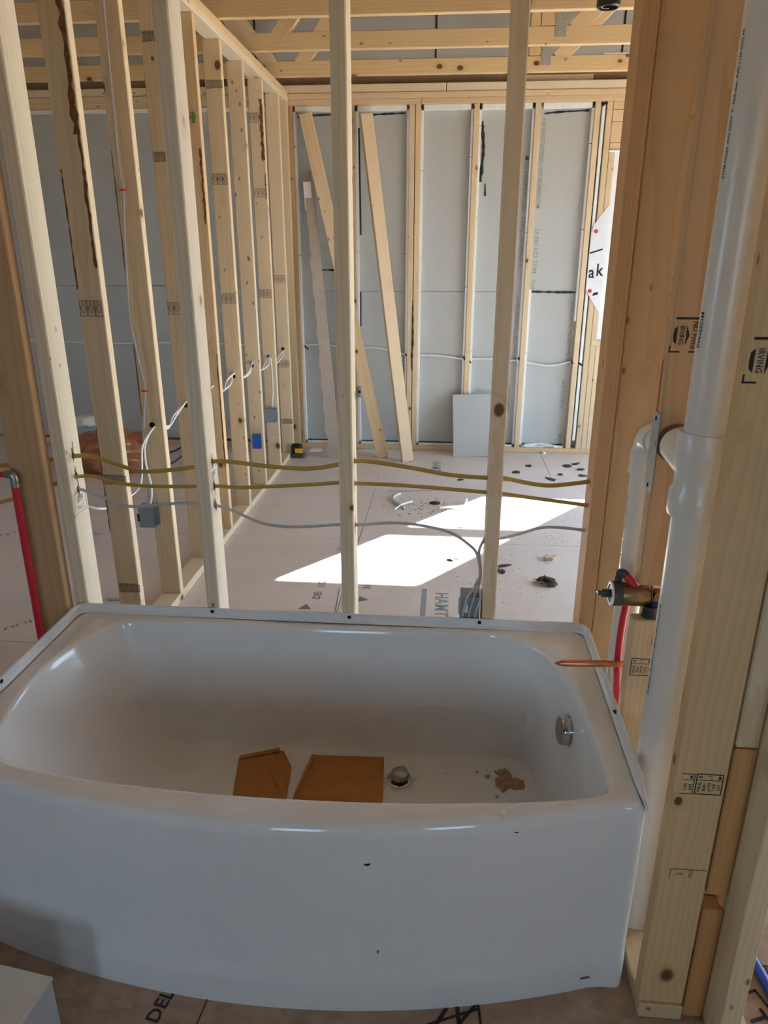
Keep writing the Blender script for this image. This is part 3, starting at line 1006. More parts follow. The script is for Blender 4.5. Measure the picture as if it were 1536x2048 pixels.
GS, HS_, IS = grade_stamp(), half_stamp(), irving_stamp()
obj('grade_stamp', GS, face_y(0.496, 1.115 - 0.0006, 0.598), bigs)
obj('grade_stamp', HS_, face_y(0.459, 1.115 - 0.0006, 0.597), bigs)
obj('grade_stamp', IS, face_y(0.462, 1.115 - 0.0006, 1.358), bigs)
obj('grade_stamp', IS, face_y(0.463, 1.500 - 0.0006, 1.352), s3u)
obj('grade_stamp', GS, face_y(0.468, 1.500 - 0.0006, 0.602), s3l)
k = Ink()
k.poly([(-0.03, -0.012), (-0.03, 0.012), (0.006, 0.012), (0.006, -0.006)], 0.002, False)
k.poly([(0.010, -0.008), (0.010, 0.012), (0.04, 0.012)], 0.002, False)
k.text('SPF', 0.009, -0.012, 0.0)
obj('grade_stamp', k.mesh('inkbrown'), face_y(0.485, 1.115 - 0.0006, 0.385), bigs)

k = Ink()
hw = random.Random(12)
pz = []
for i in range(60):
    pz.append((0.0035 * math.sin(i * 1.25) + hw.uniform(-0.002, 0.002), 0.055 - i * 0.0019))
for a_, b_ in ((0, 14), (16, 30), (32, 59)):
    k.poly(pz[a_:b_], 0.0016, False)
obj('handwriting', k.mesh('ink'), face_y(XW + 0.104, 1.886 - 0.0006, 1.395), s2w)

# ------------------------------------------------------------------ roof trusses
TR = [(4.055, 'nearest'), (4.690, 'middle'), (5.350, 'farthest')]
for j, (y, wd) in enumerate(TR):
    t = root('roof_truss', (0, y, 2.562), 'pine roof truss with steel plates, %s of the three visible' % wd, 'truss', 'roof trusses overhead')
    z0 = 2.562
    lum('bottom_chord', (-5.4, 3.3), (y, y + 0.038), (z0, z0 + 0.089), t, (0.95, 0.84, 0.66))

    def web(n, x0, x1, za, zb_, t=t, y=y, tint=(1.0, 0.9, 0.74)):
        lum2(n, (x0, y + 0.019, za), (x1, y + 0.019, zb_), 0.089, 0.038, (1, 0, 0), t, tint)
    sl_e = (EAVE_Z - RIDGE_Z) / (FLE + 0.2 - RIDGE_X)
    sl_w = (RIDGE_Z - EAVE_Z) / (RIDGE_X - FLW + 0.2)

    def roofz(x):
        return RIDGE_Z + sl_e * (x - RIDGE_X) - 0.06 if x > RIDGE_X else RIDGE_Z + sl_w * (x - RIDGE_X) - 0.06
    web('web', -1.01, 0.10, z0 + 0.06, roofz(0.10) - 0.1)
    web('web', -1.19, -2.3, z0 + 0.06, roofz(-2.2) - 0.1, tint=(1.03, 1.0, 0.95))
    web('web', 0.504, 0.504, z0 + 0.092, roofz(0.504) - 0.1, tint=(0.95, 0.82, 0.62))
    web('web', 0.64, 1.5, z0 + 0.07, roofz(1.45) - 0.1)
    web('web', -3.3, -2.4, z0 + 0.06, roofz(-2.4) - 0.1)
    for (xa, xb) in ((RIDGE_X + 0.02, 3.3), (RIDGE_X - 0.02, -5.4)):
        lum2('top_chord', (xa, y + 0.019, roofz(xa) - 0.03), (xb, y + 0.019, roofz(xb) - 0.03), 0.089, 0.038, (0, 0, 1), t, (0.95, 0.84, 0.66))
    for x in (0.568,):
        lum('connector_plate', (x - 0.03, x + 0.03), (y - 0.003, y - 0.0005), (z0 + 0.035, z0 + 0.15), t, mat='plate', bev=0)

# ================================================================== BATHTUB
TX0, TX1, TYB, TZ = -1.085, 0.420, 1.874, 0.484
tub = root('bathtub', ((TX0 + TX1) / 2, 1.5, 0), 'white alcove bathtub with a bowed front apron', 'bathtub')


def yfront(x):
    y = 1.068 + 0.223 * (x + 0.33) ** 2
    cap = 1.174
    # smooth minimum with the flat end
    h = max(0.0, min(1.0, 0.5 + 0.5 * (cap - y) / 0.012))
    return cap * (1 - h) + y * h - 0.012 * h * (1 - h) * 0.5


# front outline, right to left, with rounded corners
front = []
RC = 0.022
for a in range(0, 7):
    t_ = math.radians(15 * a)
    front.append((TX1 - RC + RC * math.cos(t_), yfront(TX1) + RC - RC * math.sin(t_)))
nx = 60
for i in range(1, nx):
    x = TX1 - RC + (TX0 + RC - (TX1 - RC)) * i / nx
    front.append((x, yfront(x)))
for a in range(0, 7):
    t_ = math.radians(90 - 15 * a)
    front.append((TX0 + RC - RC * math.cos(t_), yfront(TX0) + RC - RC * math.sin(t_)))
outer = [(TX0, 1.5), (TX0, TYB - 0.03), (TX0 + 0.009, TYB - 0.009), (TX0 + 0.03, TYB), (-0.3, TYB), (TX1 - 0.03, TYB), (TX1 - 0.009, TYB - 0.009), (TX1, TYB - 0.03), (TX1, 1.5)] + front


def closed_spline(pts, n=10):
    P = [Vector((p[0], p[1], 0)) for p in pts]
    out = []
    L = len(P)
    for i in range(L):
        p0, p1, p2, p3 = P[i - 1], P[i], P[(i + 1) % L], P[(i + 2) % L]
        for k in range(n):
            t = k / n
            q = 0.5 * ((2 * p1) + (-p0 + p2) * t + (2 * p0 - 5 * p1 + 4 * p2 - p3) * t * t + (-p0 + 3 * p1 - 3 * p2 + p3) * t ** 3)
            out.append((q.x, q.y))
    return out


inner = closed_spline([(-0.955, 1.775), (-0.925, 1.815), (-0.86, 1.825), (-0.55, 1.828), (0.0, 1.834), (0.15, 1.838), (0.235, 1.80), (0.298, 1.725), (0.332, 1.60), (0.348, 1.45), (0.357, 1.30),
                       (0.352, 1.232), (0.325, 1.207), (0.23, 1.184), (0.05, 1.163), (-0.15, 1.150), (-0.42, 1.148), (-0.65, 1.160), (-0.82, 1.180), (-0.92, 1.205), (-0.968, 1.26), (-1.005, 1.38), (-1.022, 1.53), (-1.000, 1.68)])
bott = closed_spline([(-0.79, 1.735), (-0.765, 1.758), (-0.70, 1.765), (-0.45, 1.768), (0.0, 1.772), (0.17, 1.772), (0.255, 1.755), (0.285, 1.70), (0.300, 1.60), (0.305, 1.45), (0.300, 1.34),
                      (0.262, 1.285), (0.22, 1.262), (0.15, 1.255), (0.0, 1.248), (-0.2, 1.245), (-0.42, 1.245), (-0.58, 1.25), (-0.68, 1.26), (-0.745, 1.285), (-0.775, 1.33), (-0.79, 1.42), (-0.797, 1.53), (-0.796, 1.66)])
CC = (-0.33, 1.48)


def ray_r(poly, th):
    dx, dy = math.cos(th), math.sin(th)
    best = 0
    n = len(poly)
    for i in range(n):
        ax, ay = poly[i][0] - CC[0], poly[i][1] - CC[1]
        bx, by = poly[(i + 1) % n][0] - CC[0], poly[(i + 1) % n][1] - CC[1]
        ex, ey = bx - ax, by - ay
        den = dx * ey - dy * ex
        if abs(den) < 1e-12:
            continue
        t = (ax * ey - ay * ex) / den
        s = (ax * dy - ay * dx) / den
        if t > 0 and -1e-9 <= s <= 1 + 1e-9:
            best = max(best, t)
    return best


angs = sorted(set([round(2 * math.pi * i / 220, 5) for i in range(220)] + [round(math.atan2(p[1] - CC[1], p[0] - CC[0]) % (2 * math.pi), 5) for p in outer]))
RO = [ray_r(outer, a) for a in angs]
RI = [ray_r(inner, a) for a in angs]
RB = [ray_r(bott, a) for a in angs]
rings = []
for ins, z in ((0.0, TZ - 0.026), (0.0015, TZ - 0.017), (0.006, TZ - 0.008), (0.013, TZ - 0.0025), (0.024, TZ)):
    rings.append([(r - ins, z) for r in RO])
rings.append([(ri + 0.5 * (ro - ri), TZ + 0.0005) for ro, ri in zip(RO, RI)])
for ins, z in ((0.014, TZ), (0.006, TZ - 0.002), (0.001, TZ - 0.008)):
    rings.append([(r + ins, z) for r in RI])
for s, z in ((0.02, 0.462), (0.10, 0.425), (0.22, 0.375), (0.36, 0.315), (0.50, 0.255), (0.64, 0.20), (0.76, 0.158), (0.86, 0.13), (0.94, 0.114), (1.0, 0.106)):
    rings.append([(ri + (rb - ri) * s, z) for ri, rb in zip(RI, RB)])
for sc, z in ((0.93, 0.1015), (0.8, 0.100), (0.5, 0.0985), (0.2, 0.098)):
    rings.append([(rb * sc, z) for rb in RB])
N_ = len(angs)
V = []
for rg in rings:
    for (r, z), a in zip(rg, angs):
        V.append((CC[0] + r * math.cos(a), CC[1] + r * math.sin(a), z))
Fc = []
for i in range(len(rings) - 1):
    for k_ in range(N_):
        a, b = i * N_ + k_, i * N_ + (k_ + 1) % N_
        Fc.append((a, b, b + N_, a + N_))
V.append((CC[0], CC[1], 0.098))
ci = len(V) - 1
for k_ in range(N_):
    Fc.append(((len(rings) - 1) * N_ + k_, (len(rings) - 1) * N_ + (k_ + 1) % N_, ci))
basin = obj('basin', mesh_from(V, Fc, 'tub', True), None, tub)
# apron
ap = [(TX1, 1.30)] + front + [(TX0, 1.30)]
zs = [(TZ - 0.026, 0.0), (0.40, 0.0), (0.25, 0.001), (0.098, 0.0015), (0.088, -0.0015), (0.074, -0.004), (0.060, -0.0045), (0.0, -0.005)]
V, Fc = [], []
for z, o_ in zs:
    for i, p in enumerate(ap):
        # offset outwards (towards the camera) below the toe line
        V.append((p[0], p[1] + (o_ if 0 < i < len(ap) - 1 else 0), z))
n = len(ap)
for i in range(len(zs) - 1):
    for k_ in range(n - 1):
        Fc.append((i * n + k_, i * n + k_ + 1, (i + 1) * n + k_ + 1, (i + 1) * n + k_))
obj('apron', mesh_from(V, Fc, 'tub', True, 60), None, tub)


# nailing flange: a thin upstand around three sides with tapered front ends
def flange_mesh():
    path = [(TX1 - 0.002, 1.165, 0.0), (TX1 - 0.002, 1.19, 0.3), (TX1 - 0.002, 1.24, 1.0), (TX1 - 0.002, 1.5, 1), (TX1 - 0.002, TYB - 0.03, 1), (TX1 - 0.011, TYB - 0.010, 1), (TX1 - 0.03, TYB - 0.001, 1)]
    path += [(x, TYB - 0.001, 1) for x in (-0.1, -0.5)]
    path += [(TX0 + 0.03, TYB - 0.001, 1), (TX0 + 0.011, TYB - 0.010, 1), (TX0 + 0.002, TYB - 0.03, 1), (TX0 + 0.002, 1.5, 1), (TX0 + 0.002, 1.24, 1), (TX0 + 0.002, 1.19, 0.3), (TX0 + 0.002, 1.165, 0)]
    V, Fc = [], []
    n = len(path)
    for i, (x, y, h) in enumerate(path):
        p0, p1 = path[max(i - 1, 0)], path[min(i + 1, n - 1)]
        d = Vector((p1[0] - p0[0], p1[1] - p0[1], 0)).normalized()
        nn = Vector((-d.y, d.x, 0))
        zt = TZ - 0.004 + 0.03 * h
        a, b = Vector((x, y, 0)) - nn * 0.0025, Vector((x, y, 0)) + nn * 0.0025
        foot = Vector((x, y, 0)) + nn * (0.004 + 0.006 * h)
        V += [(a.x, a.y, TZ - 0.02), (a.x, a.y, zt), (b.x, b.y, zt), (b.x, b.y, TZ + 0.006 * h), (foot.x, foot.y, TZ - 0.001)]
    for i in range(n - 1):
        for k_ in range(4):
            a = i * 5 + k_
            Fc.append((a, a + 1, a + 6, a + 5))
    return mesh_from(V, Fc, 'tub', True, 40)


fg = obj('nailing_flange', flange_mesh(), None, tub)
SH = lathe_mesh([(0.0055, 0), (0.0055, -0.001), (0, -0.001)], 'hole', 1, 14)
for x in (-0.671, -0.262, 0.115):
    obj('screw_hole', SH, T(x, TYB - 0.0045, TZ + 0.0165), fg)
SX = lathe_mesh([(0.0055, 0), (0.0055, 0.001), (0, 0.001)], 'hole', 0, 14)
for (x, y) in ((TX0 + 0.005, 1.465), ):
    obj('screw_hole', SX, T(x, y, TZ + 0.0165), fg)
SX2 = lathe_mesh([(0.005, 0), (0.005, -0.001), (0, -0.001)], 'hole', 0, 14)
for (y, z) in ((1.468, TZ + 0.015), (1.482, TZ + 0.006)):
    obj('screw_hole', SX2, T(TX1 - 0.0055, y, z), fg)


# overflow cover on the right end of the basin
oy, oz = 1.555, 0.378
from mathutils.bvhtree import BVHTree
bvh = BVHTree.FromPolygons([v.co.copy() for v in basin.data.vertices], [tuple(p.vertices) for p in basin.data.polygons])
hit, hn, _, _ = bvh.ray_cast(Vector((0, oy, oz)), Vector((1, 0, 0)))
ox = hit.x
nrm = hn if hn.x < 0 else -hn
mrot = nrm.to_track_quat('Z', 'Y').to_matrix().to_4x4()
ov = obj('overflow_cover', lathe_mesh([(0.031, -0.004), (0.031, 0.006), (0.037, 0.008), (0.038, 0.012), (0.0375, 0.020), (0.034, 0.0245), (0.02, 0.0258), (0, 0.026)], 'chrome', 2, 36), T(ox, oy, oz) @ mrot, tub)
obj('overflow_slot', lathe_mesh([(0.030, 0.0), (0.030, 0.005)], 'hole', 2, 24), T(ox, oy, oz) @ mrot, tub)
# drain and stopper
dr = obj('drain_flange', lathe_mesh([(0.036, 0.0), (0.036, 0.002), (0.031, 0.0035), (0.027, 0.001), (0.026, -0.006), (0.0, -0.006)], 'chrome', 2, 32), T(-0.100, 1.668, 0.1), tub)
obj('drain_stopper', lathe_mesh([(0.006, -0.005), (0.006, 0.009), (0.025, 0.012), (0.0262, 0.018), (0.0245, 0.027), (0.018, 0.033), (0.009, 0.0355), (0, 0.036)], 'brushed', 2, 32), T(-0.098, 1.666, 0.1), tub)


# dried mud stain on the basin floor
def stain(name, pts, c, parent, mat='residue'):
    V = [(p[0] - c[0], p[1] - c[1], 0) for p in pts] + [(0, 0, 0.0004)]
    n = len(pts)
    return obj(name, mesh_from(V, [(i, (i + 1) % n, n) for i in range(n)], mat), T(c[0], c[1], c[2]), parent)


rn = random.Random(11)
pts = []
for i in range(30):
    a = 2 * math.pi * i / 30
    r = 0.030 * (1 + 0.35 * math.sin(3 * a + 1) + rn.uniform(-0.25, 0.25))
    pts.append((0.205 + r * 1.2 * math.cos(a) + 0.01 * math.sin(a), 1.685 + r * 1.35 * math.sin(a) - 0.02 * math.cos(a)))
stain('dried_stain', pts, (0.205, 1.685, 0.1022), tub)
for (x, y, r) in ((0.15, 1.70, 0.007), (0.245, 1.665, 0.006), (0.12, 1.715, 0.004), (0.25, 1.69, 0.004), (0.03, 1.70, 0.003), (0.17, 1.62, 0.005)):
    stain('dried_stain', [(x + r * rn.uniform(0.5, 1.5) * math.cos(a), y + r * rn.uniform(0.5, 1.3) * math.sin(a)) for a in (0, 1, 2, 3, 4, 5)], (x, y, 0.1024), tub)
for (x, y, r) in ((0.118, 1.125, 0.006), (0.135, 1.14, 0.009), (0.15, 1.152, 0.006), (0.10, 1.13, 0.003), (0.165, 1.16, 0.004), (0.07, 1.135, 0.002)):
    stain('plaster_smear', [(x + r * rn.uniform(0.4, 1.6) * math.cos(a), y + r * rn.uniform(0.4, 1.1) * math.sin(a)) for a in (0, 1, 2, 3, 4, 5)], (x, y, TZ + 0.0012), tub, 'gypsum')
for (x, z, w_, h_) in ((-0.125, 0.395, 0.008, 0.004), (-0.105, 0.165, 0.002, 0.007), (0.16, 0.455, 0.006, 0.002)):
    ys_ = yfront(x) - 0.0012
    obj('scuff_mark', mesh_from([(-w_, 0, -h_ * 0.3), (w_ * 0.2, 0, -h_), (w_, 0, h_ * 0.8), (-w_ * 0.3, 0, h_ * 0.4)], [(0, 1, 2, 3)], 'ink'), T(x, ys_, z), tub)
# maker's badge at the foot of the apron
bd = obj('badge', box_mesh(0.022, 0.002, 0.008, 'zinc', 0.0008), T(0.335, yfront(0.335) - 0.0045, 0.032) @ Matrix.Rotation(0.25, 4, 'Z'), tub)


# ------------------------------------------------------------------ padded envelopes in the tub
def envelope(name, pts, z, label, fold):
    r = root(name, (sum(p[0] for p in pts) / len(pts), sum(p[1] for p in pts) / len(pts), z), label, 'envelope', 'padded envelopes in the tub')
    c = Vector((sum(p[0] for p in pts) / len(pts), sum(p[1] for p in pts) / len(pts), 0))
    n = len(pts)
    sub = []
    for i in range(n):
        a, b = Vector((*pts[i], 0)), Vector((*pts[(i + 1) % n], 0))
        for k_ in range(8):
            sub.append(a.lerp(b, k_ / 8))
    m = len(sub)
    V, Fc = [], []
    rr = random.Random(len(name) + n)
    for s, h in ((1.0, 0.0), (1.0, 0.003), (0.93, 0.008), (0.75, 0.011), (0.4, 0.012)):
        for p in sub:
            q = c + (p - c) * s
            V.append((q.x - c.x, q.y - c.y, h + (rr.uniform(-0.0012, 0.0012) if h > 0.005 else 0)))
    V.append((0, 0, 0.0125))
    for i in range(4):
        for k_ in range(m):
            a, b = i * m + k_, i * m + (k_ + 1) % m
            Fc.append((a, b, b + m, a + m))
    for k_ in range(m):
        Fc.append((4 * m + k_, 4 * m + (k_ + 1) % m, len(V) - 1))
    Fc.append(tuple(range(m - 1, -1, -1)))
    obj('pouch', mesh_from(V, Fc, 'kraft', True, 50), T(c.x, c.y, z), r)
    a, b, wdt = fold
    a, b = Vector((*a, z + 0.013)), Vector((*b, z + 0.015))
    d = (b - a).normalized()
    nn = Vector((-d.y, d.x, 0)) * wdt
    obj('flap', mesh_from([a - a, b - a, b - a - nn + Vector((0, 0, -0.002)), -nn + Vector((0, 0, -0.002)), Vector((0, 0, 0.0015)), b - a + Vector((0, 0, 0.0015)), b - a - nn, -nn], [(0, 3, 2, 1), (4, 5, 6, 7), (0, 1, 5, 4), (1, 2, 6, 5), (2, 3, 7, 6), (3, 0, 4, 7)], 'kraft'), T(*a), r)


envelope('padded_envelope', [(-0.576, 1.717), (-0.470, 1.752), (-0.452, 1.760), (-0.413, 1.690), (-0.402, 1.56), (-0.405, 1.53), (-0.545, 1.535)], 0.1005, 'smaller torn kraft envelope in the tub with a folded top', ((-0.572, 1.712), (-0.462, 1.754), 0.012))
envelope('padded_envelope', [(-0.363, 1.748), (-0.150, 1.756), (-0.139, 1.58), (-0.145, 1.545), (-0.385, 1.560)], 0.1005, 'larger rectangular kraft envelope in the tub beside the drain', ((-0.380, 1.572), (-0.36, 1.735), 0.008))

# ================================================================== PLUMBING
# copper tub spout stub
cs = root('copper_spout_stub', (0.45, 1.57, 0.565), 'copper pipe stub poking out above the right end of the tub', 'pipe')
obj('pipe', tube_mesh([(0.0, 0, 0), (-0.142, 0.0, -0.005)], 0.0082, 'copper', 16), T(0.451, 1.57, 0.566), cs)
obj('pinched_tip', tube_mesh([(0.0, 0, 0), (-0.008, 0, -0.0002), (-0.018, 0, -0.0008), (-0.026, 0, -0.001)], 0.008, 'copper', 16, radii=[0.0083, 0.0078, 0.0052, 0.0008]), T(0.309, 1.57, 0.561), cs)

# shower valve
vy, vz = 1.545, 0.766
va = root('shower_valve', (0.47, vy, vz), 'brass shower valve with a bare cartridge stem, mounted in the plumbing wall', 'valve')
obj('valve_barrel', lathe_mesh([(0.020, 0.478), (0.026, 0.474), (0.0275, 0.455), (0.0275, 0.415), (0.026, 0.412)], 'brass', 0, 32), T(0, vy, vz), va)
obj('barrel_collar', lathe_mesh([(0.026, 0.414), (0.0285, 0.412), (0.0285, 0.396), (0.027, 0.393), (0.020, 0.393)], 'darkgrey', 0, 32), T(0, vy, vz), va)
obj('retaining_ring', lathe_mesh([(0.022, 0.3935), (0.028, 0.3935), (0.028, 0.389), (0.022, 0.389), (0.022, 0.3935)], 'whiteplastic', 0, 32), T(0, vy, vz), va)
st_ = obj('cartridge_stem', lathe_mesh([(0.020, 0.394), (0.020, 0.391), (0.0095, 0.390), (0.0095, 0.370), (0.0055, 0.369), (0.0055, 0.3625), (0, 0.3625)], 'darkgrey', 0, 16), T(0, vy, vz), va)
obj('stem_screw', lathe_mesh([(0.004, 0.363), (0.004, 0.360), (0, 0.3595)], 'chrome', 0, 12), T(0, vy, vz), st_)
bdy = obj('valve_body', box_mesh(0.034, 0.036, 0.052, 'brass', 0.006), T(0.492, vy, vz - 0.004), va)
obj('inlet_port', lathe_mesh([(0.013, -0.026), (0.013, 0.026)], 'brass', 1, 20), T(0.494, vy, vz + 0.006), va)
obj('bracket_wire', tube_mesh(spline([(0.476, vy - 0.020, vz + 0.032), (0.478, vy - 0.022, vz + 0.004), (0.486, vy - 0.022, vz - 0.004), (0.506, vy - 0.022, vz - 0.004), (0.508, vy - 0.022, vz - 0.04)], 4), 0.0016, 'brass', 8), None, va)
obj('hot_inlet_pipe', tube_mesh([(0.0, 0, 0), (-0.030, 0.0, 0.032)], 0.0092, 'redpex', 14), T(0.447, vy - 0.004, vz + 0.018), va)
obj('hot_inlet_elbow', tube_mesh(spline([(0.418, vy - 0.004, vz + 0.049), (0.412, vy - 0.001, vz + 0.053), (0.407, vy + 0.004, vz + 0.048), (0.408, vy + 0.010, vz + 0.030)], 4), 0.0098, 'darkgrey', 12), None, va)
obj('cold_inlet_pipe', tube_mesh([(0.0, 0, 0), (0.012, -0.004, -0.026)], 0.010, 'bluepex', 14), T(0.484, vy - 0.020, vz - 0.014), va)
obj('crimp_ring', lathe_mesh([(0.0112, -0.004), (0.0112, 0.004)], 'copper', 2, 16), T(0.488, vy - 0.021, vz - 0.024), va)
obj('dark_hollow_fill', lathe_mesh([(0.012, -0.055), (0.012, -0.028), (0.020, -0.026), (0.018, 0.0)], 'black', 2, 18), T(0.478, vy - 0.02, vz - 0.016), va)  # black piece added to paint the dark hollow under the valve

# red hot water pipe below the valve
rp = root('red_water_pipe', (0.432, 1.60, 0.4), 'red water pipe hanging below the shower valve', 'pipe')
tube('pipe', [(0.441, 1.585, 0.745), (0.4375, 1.59, 0.66), (0.438, 1.59, 0.56), (0.445, 1.59, 0.47), (0.452, 1.592, 0.34), (0.455, 1.592, 0.0)], 0.0085, 'redpex', rp, 14)

# small vent pipe with an elbow that feeds the stack
vp = root('vent_pipe', (0.462, 1.66, 0), 'thin white plastic vent pipe with elbow behind the nail plate', 'pipe')
vx, vyy, vr = 0.463, 1.66, 0.030
obj('riser', tube_mesh([(0, 0, 0), (0, 0, 1.02)], vr, 'pvc', 28), T(vx, vyy, 0.0), vp)
obj('socket', lathe_mesh([(vr, 0.0), (vr + 0.005, 0.002), (vr + 0.005, 0.055), (vr, 0.06)], 'pvc', 2, 28), T(vx, vyy, 1.02), vp)
el = [(vx, vyy, 1.06)]
for a in range(0, 7):
    t_ = math.radians(15 * a)
    el.append((vx, vyy - 0.045 * (1 - math.cos(t_)), 1.07 + 0.045 * math.sin(t_)))
el.append((vx, vyy - 0.075, 1.115))
obj('elbow', tube_mesh(el, vr + 0.003, 'pvc', 28), None, vp)
obj('branch', tube_mesh([(vx, vyy - 0.06, 1.115), (0.473, 1.477, 1.133)], 0.0285, 'pvc', 28), None, vp)
k = Ink()
k.text('ASTM D2665  2"  NSF-dwv  PVC-1120', 0.011, 0, 0)
obj('printed_text', k.mesh('inkfaint'), T(vx - vr - 0.0006, vyy - 0.004, 0.88) @ Matrix(((0, 0, -1, 0), (0, 1, 0, 0), (1, 0, 0, 0), (0, 0, 0, 1))) @ Matrix.Identity(4), vp)

# main drain stack with tee
dsr = root('drain_stack', (0.4765, 1.33, 0), 'thick white plastic drain stack with a tee in the plumbing wall', 'pipe')
px_, py_, pr = 0.4775, 1.33, 0.0445
obj('lower_pipe', tube_mesh([(0, 0, 0), (0, 0, 1.05)], pr, 'pvc', 40), T(px_, py_, 0.0), dsr)
obj('upper_pipe', tube_mesh([(0, 0, 0), (0, 0, 1.42)], pr, 'pvc', 40), T(px_, py_, 1.18), dsr)
te = obj('tee', lathe_mesh([(pr, 0.0), (pr + 0.009, 0.001), (pr + 0.0105, 0.006), (pr + 0.0105, 0.046), (pr + 0.005, 0.056), (pr + 0.005, 0.085), (pr + 0.0095, 0.096), (pr + 0.0095, 0.158), (pr + 0.008, 0.161), (pr, 0.161)], 'pvc', 2, 40), T(px_, py_, 1.040), dsr)
obj('tee_branch', tube_mesh([(0, 0, 0), (0, 0.05, 0.006), (0, 0.125, 0.012)], 0.038, 'pvc', 30), T(px_ - 0.004, py_ + 0.02, 1.125), dsr)
k = Ink()
k.text('OK', 0.014, 0, 0)
k.line((-0.012, -0.006), (0.012, 0.008), 0.002)
k = Ink()
k.text('PW/SSOM', 0.014, 0, 0)
k2 = Ink()
k2.text('ASTM D2665  PVC DWV  3"  NSF-dwv  PVC 1120 SCH 40', 0.0085, 0, 0)
ang_ = math.radians(190)
mrad = T(px_ + (pr + 0.0006) * math.cos(ang_), py_ + (pr + 0.0006) * math.sin(ang_), 0)
mface = Matrix.Rotation(ang_, 4, 'Z') @ Matrix(((0, 0, 1, 0), (1, 0, 0, 0), (0, 1, 0, 0), (0, 0, 0, 1))) @ Matrix.Rotation(math.pi / 2, 4, 'Z')
obj('printed_text', k.mesh('ink'), T(0, 0, 1.38) @ mrad @ mface, dsr)
obj('printed_text', k2.mesh('ink'), T(0, 0, 1.72) @ mrad @ mface, dsr)
obj('printed_text', k2.mesh('ink'), T(0, 0, 0.75) @ mrad @ mface, dsr)
# bored hole in the stud where the branch passes
HB = mesh_from([(0.041 * math.cos(a * math.pi / 12), 0.041 * math.sin(a * math.pi / 12), 0) for a in range(24)], [tuple(range(24))], 'resin')
obj('bored_hole', HB, face_y(0.474, 1.4992, 1.135), s3u)

# nail plate
npt = root('nail_plate', (XW - 0.002, 1.519, 1.115), 'zinc nail guard plate on the edge of the plumbing wall stud', 'nail plate')
lum('plate', (XW - 0.0028, XW - 0.0008), (1.492, 1.545), (1.025, 1.195), npt, mat='zinc', bev=0.0005)
for z in (1.038, 1.182):
    obj('nail_slot', lathe_mesh([(0.005, 0), (0.005, -0.0008), (0, -0.0008)], 'hole', 0, 10), T(XW - 0.0028, 1.518, z), npt)
tag(lum('chalk_line', (XW - 0.0012, XW - 0.0004), (1.528, 1.532), (1.195, 1.30), ww, mat='redplastic', bev=0), 'red marker line above the nail plate')

# red riser at the left
rr_ = root('red_water_riser', (-1.13, 1.80, 0), 'red water pipe rising beside the dark stud left of the tub', 'pipe')
tube('pipe', [(-1.186, 1.815, 0.0), (-1.182, 1.815, 0.45), (-1.178, 1.815, 0.905)], 0.0115, 'redpex', rr_, 16)
tube('cross_pipe', [(-1.190, 1.815, 0.928), (-1.42, 1.83, 0.915)], 0.0085, 'redpex', rr_, 14, smooth=False)
obj('elbow', tube_mesh(spline([(-1.178, 1.815, 0.90), (-1.178, 1.815, 0.918), (-1.183, 1.815, 0.927), (-1.198, 1.815, 0.928)], 5), 0.012, 'brushed', 14), None, rr_)
obj('crimp_ring', lathe_mesh([(0.0128, -0.005), (0.0128, 0.005)], 'brushed', 2, 18), T(-1.178, 1.815, 0.897), rr_)

# blue water pipe on the floor at the right
bp_ = root('blue_water_pipe', (0.72, 1.25, 0), 'blue water pipe lying on the floor by the near stud', 'pipe')
tube('pipe', [(0.66, 1.62, 0.012), (0.70, 1.40, 0.012), (0.722, 1.26, 0.012), (0.735, 1.14, 0.012), (0.75, 0.9, 0.012)], 0.0115, 'bluepex', bp_, 14)
gp = tag(lum('plank_offcut', (0.605, 0.655), (0.62, 1.165), (0.0, 0.012), tint=(0.85, 0.85, 0.82)), 'thin pale offcut lying on the floor under the near stud', 'offcut')

# black pipe end hanging from above
bk = root('black_vent_pipe', (0.380, 2.2, 2.08), 'black plastic pipe end hanging down from the ceiling', 'pipe')
obj('pipe', lathe_mesh([(0.024, 0.55), (0.026, 0.55), (0.026, 0.06)], 'black', 2, 30), T(0.380, 2.2, 2.085), bk)
obj('coupling', lathe_mesh([(0.026, 0.075), (0.0295, 0.073), (0.0295, 0.0), (0.0265, -0.003), (0.024, -0.003), (0.023, 0.0), (0.023, 0.05), (0.0, 0.05)], 'black', 2, 30), T(0.380, 2.2, 2.085), bk)
k = Ink()
arc = [(0.016 * math.cos(math.radians(a)), 0.016 * math.sin(math.radians(a))) for a in range(60, 290, 20)]
k.poly(arc, 0.004, False)
obj('painted_glint', k.mesh('whiteplastic'), T(0.380, 2.2, 2.0848) @ Matrix.Rotation(math.pi, 4, 'X'), bk)  # white arc painted on as the reflection at the pipe end

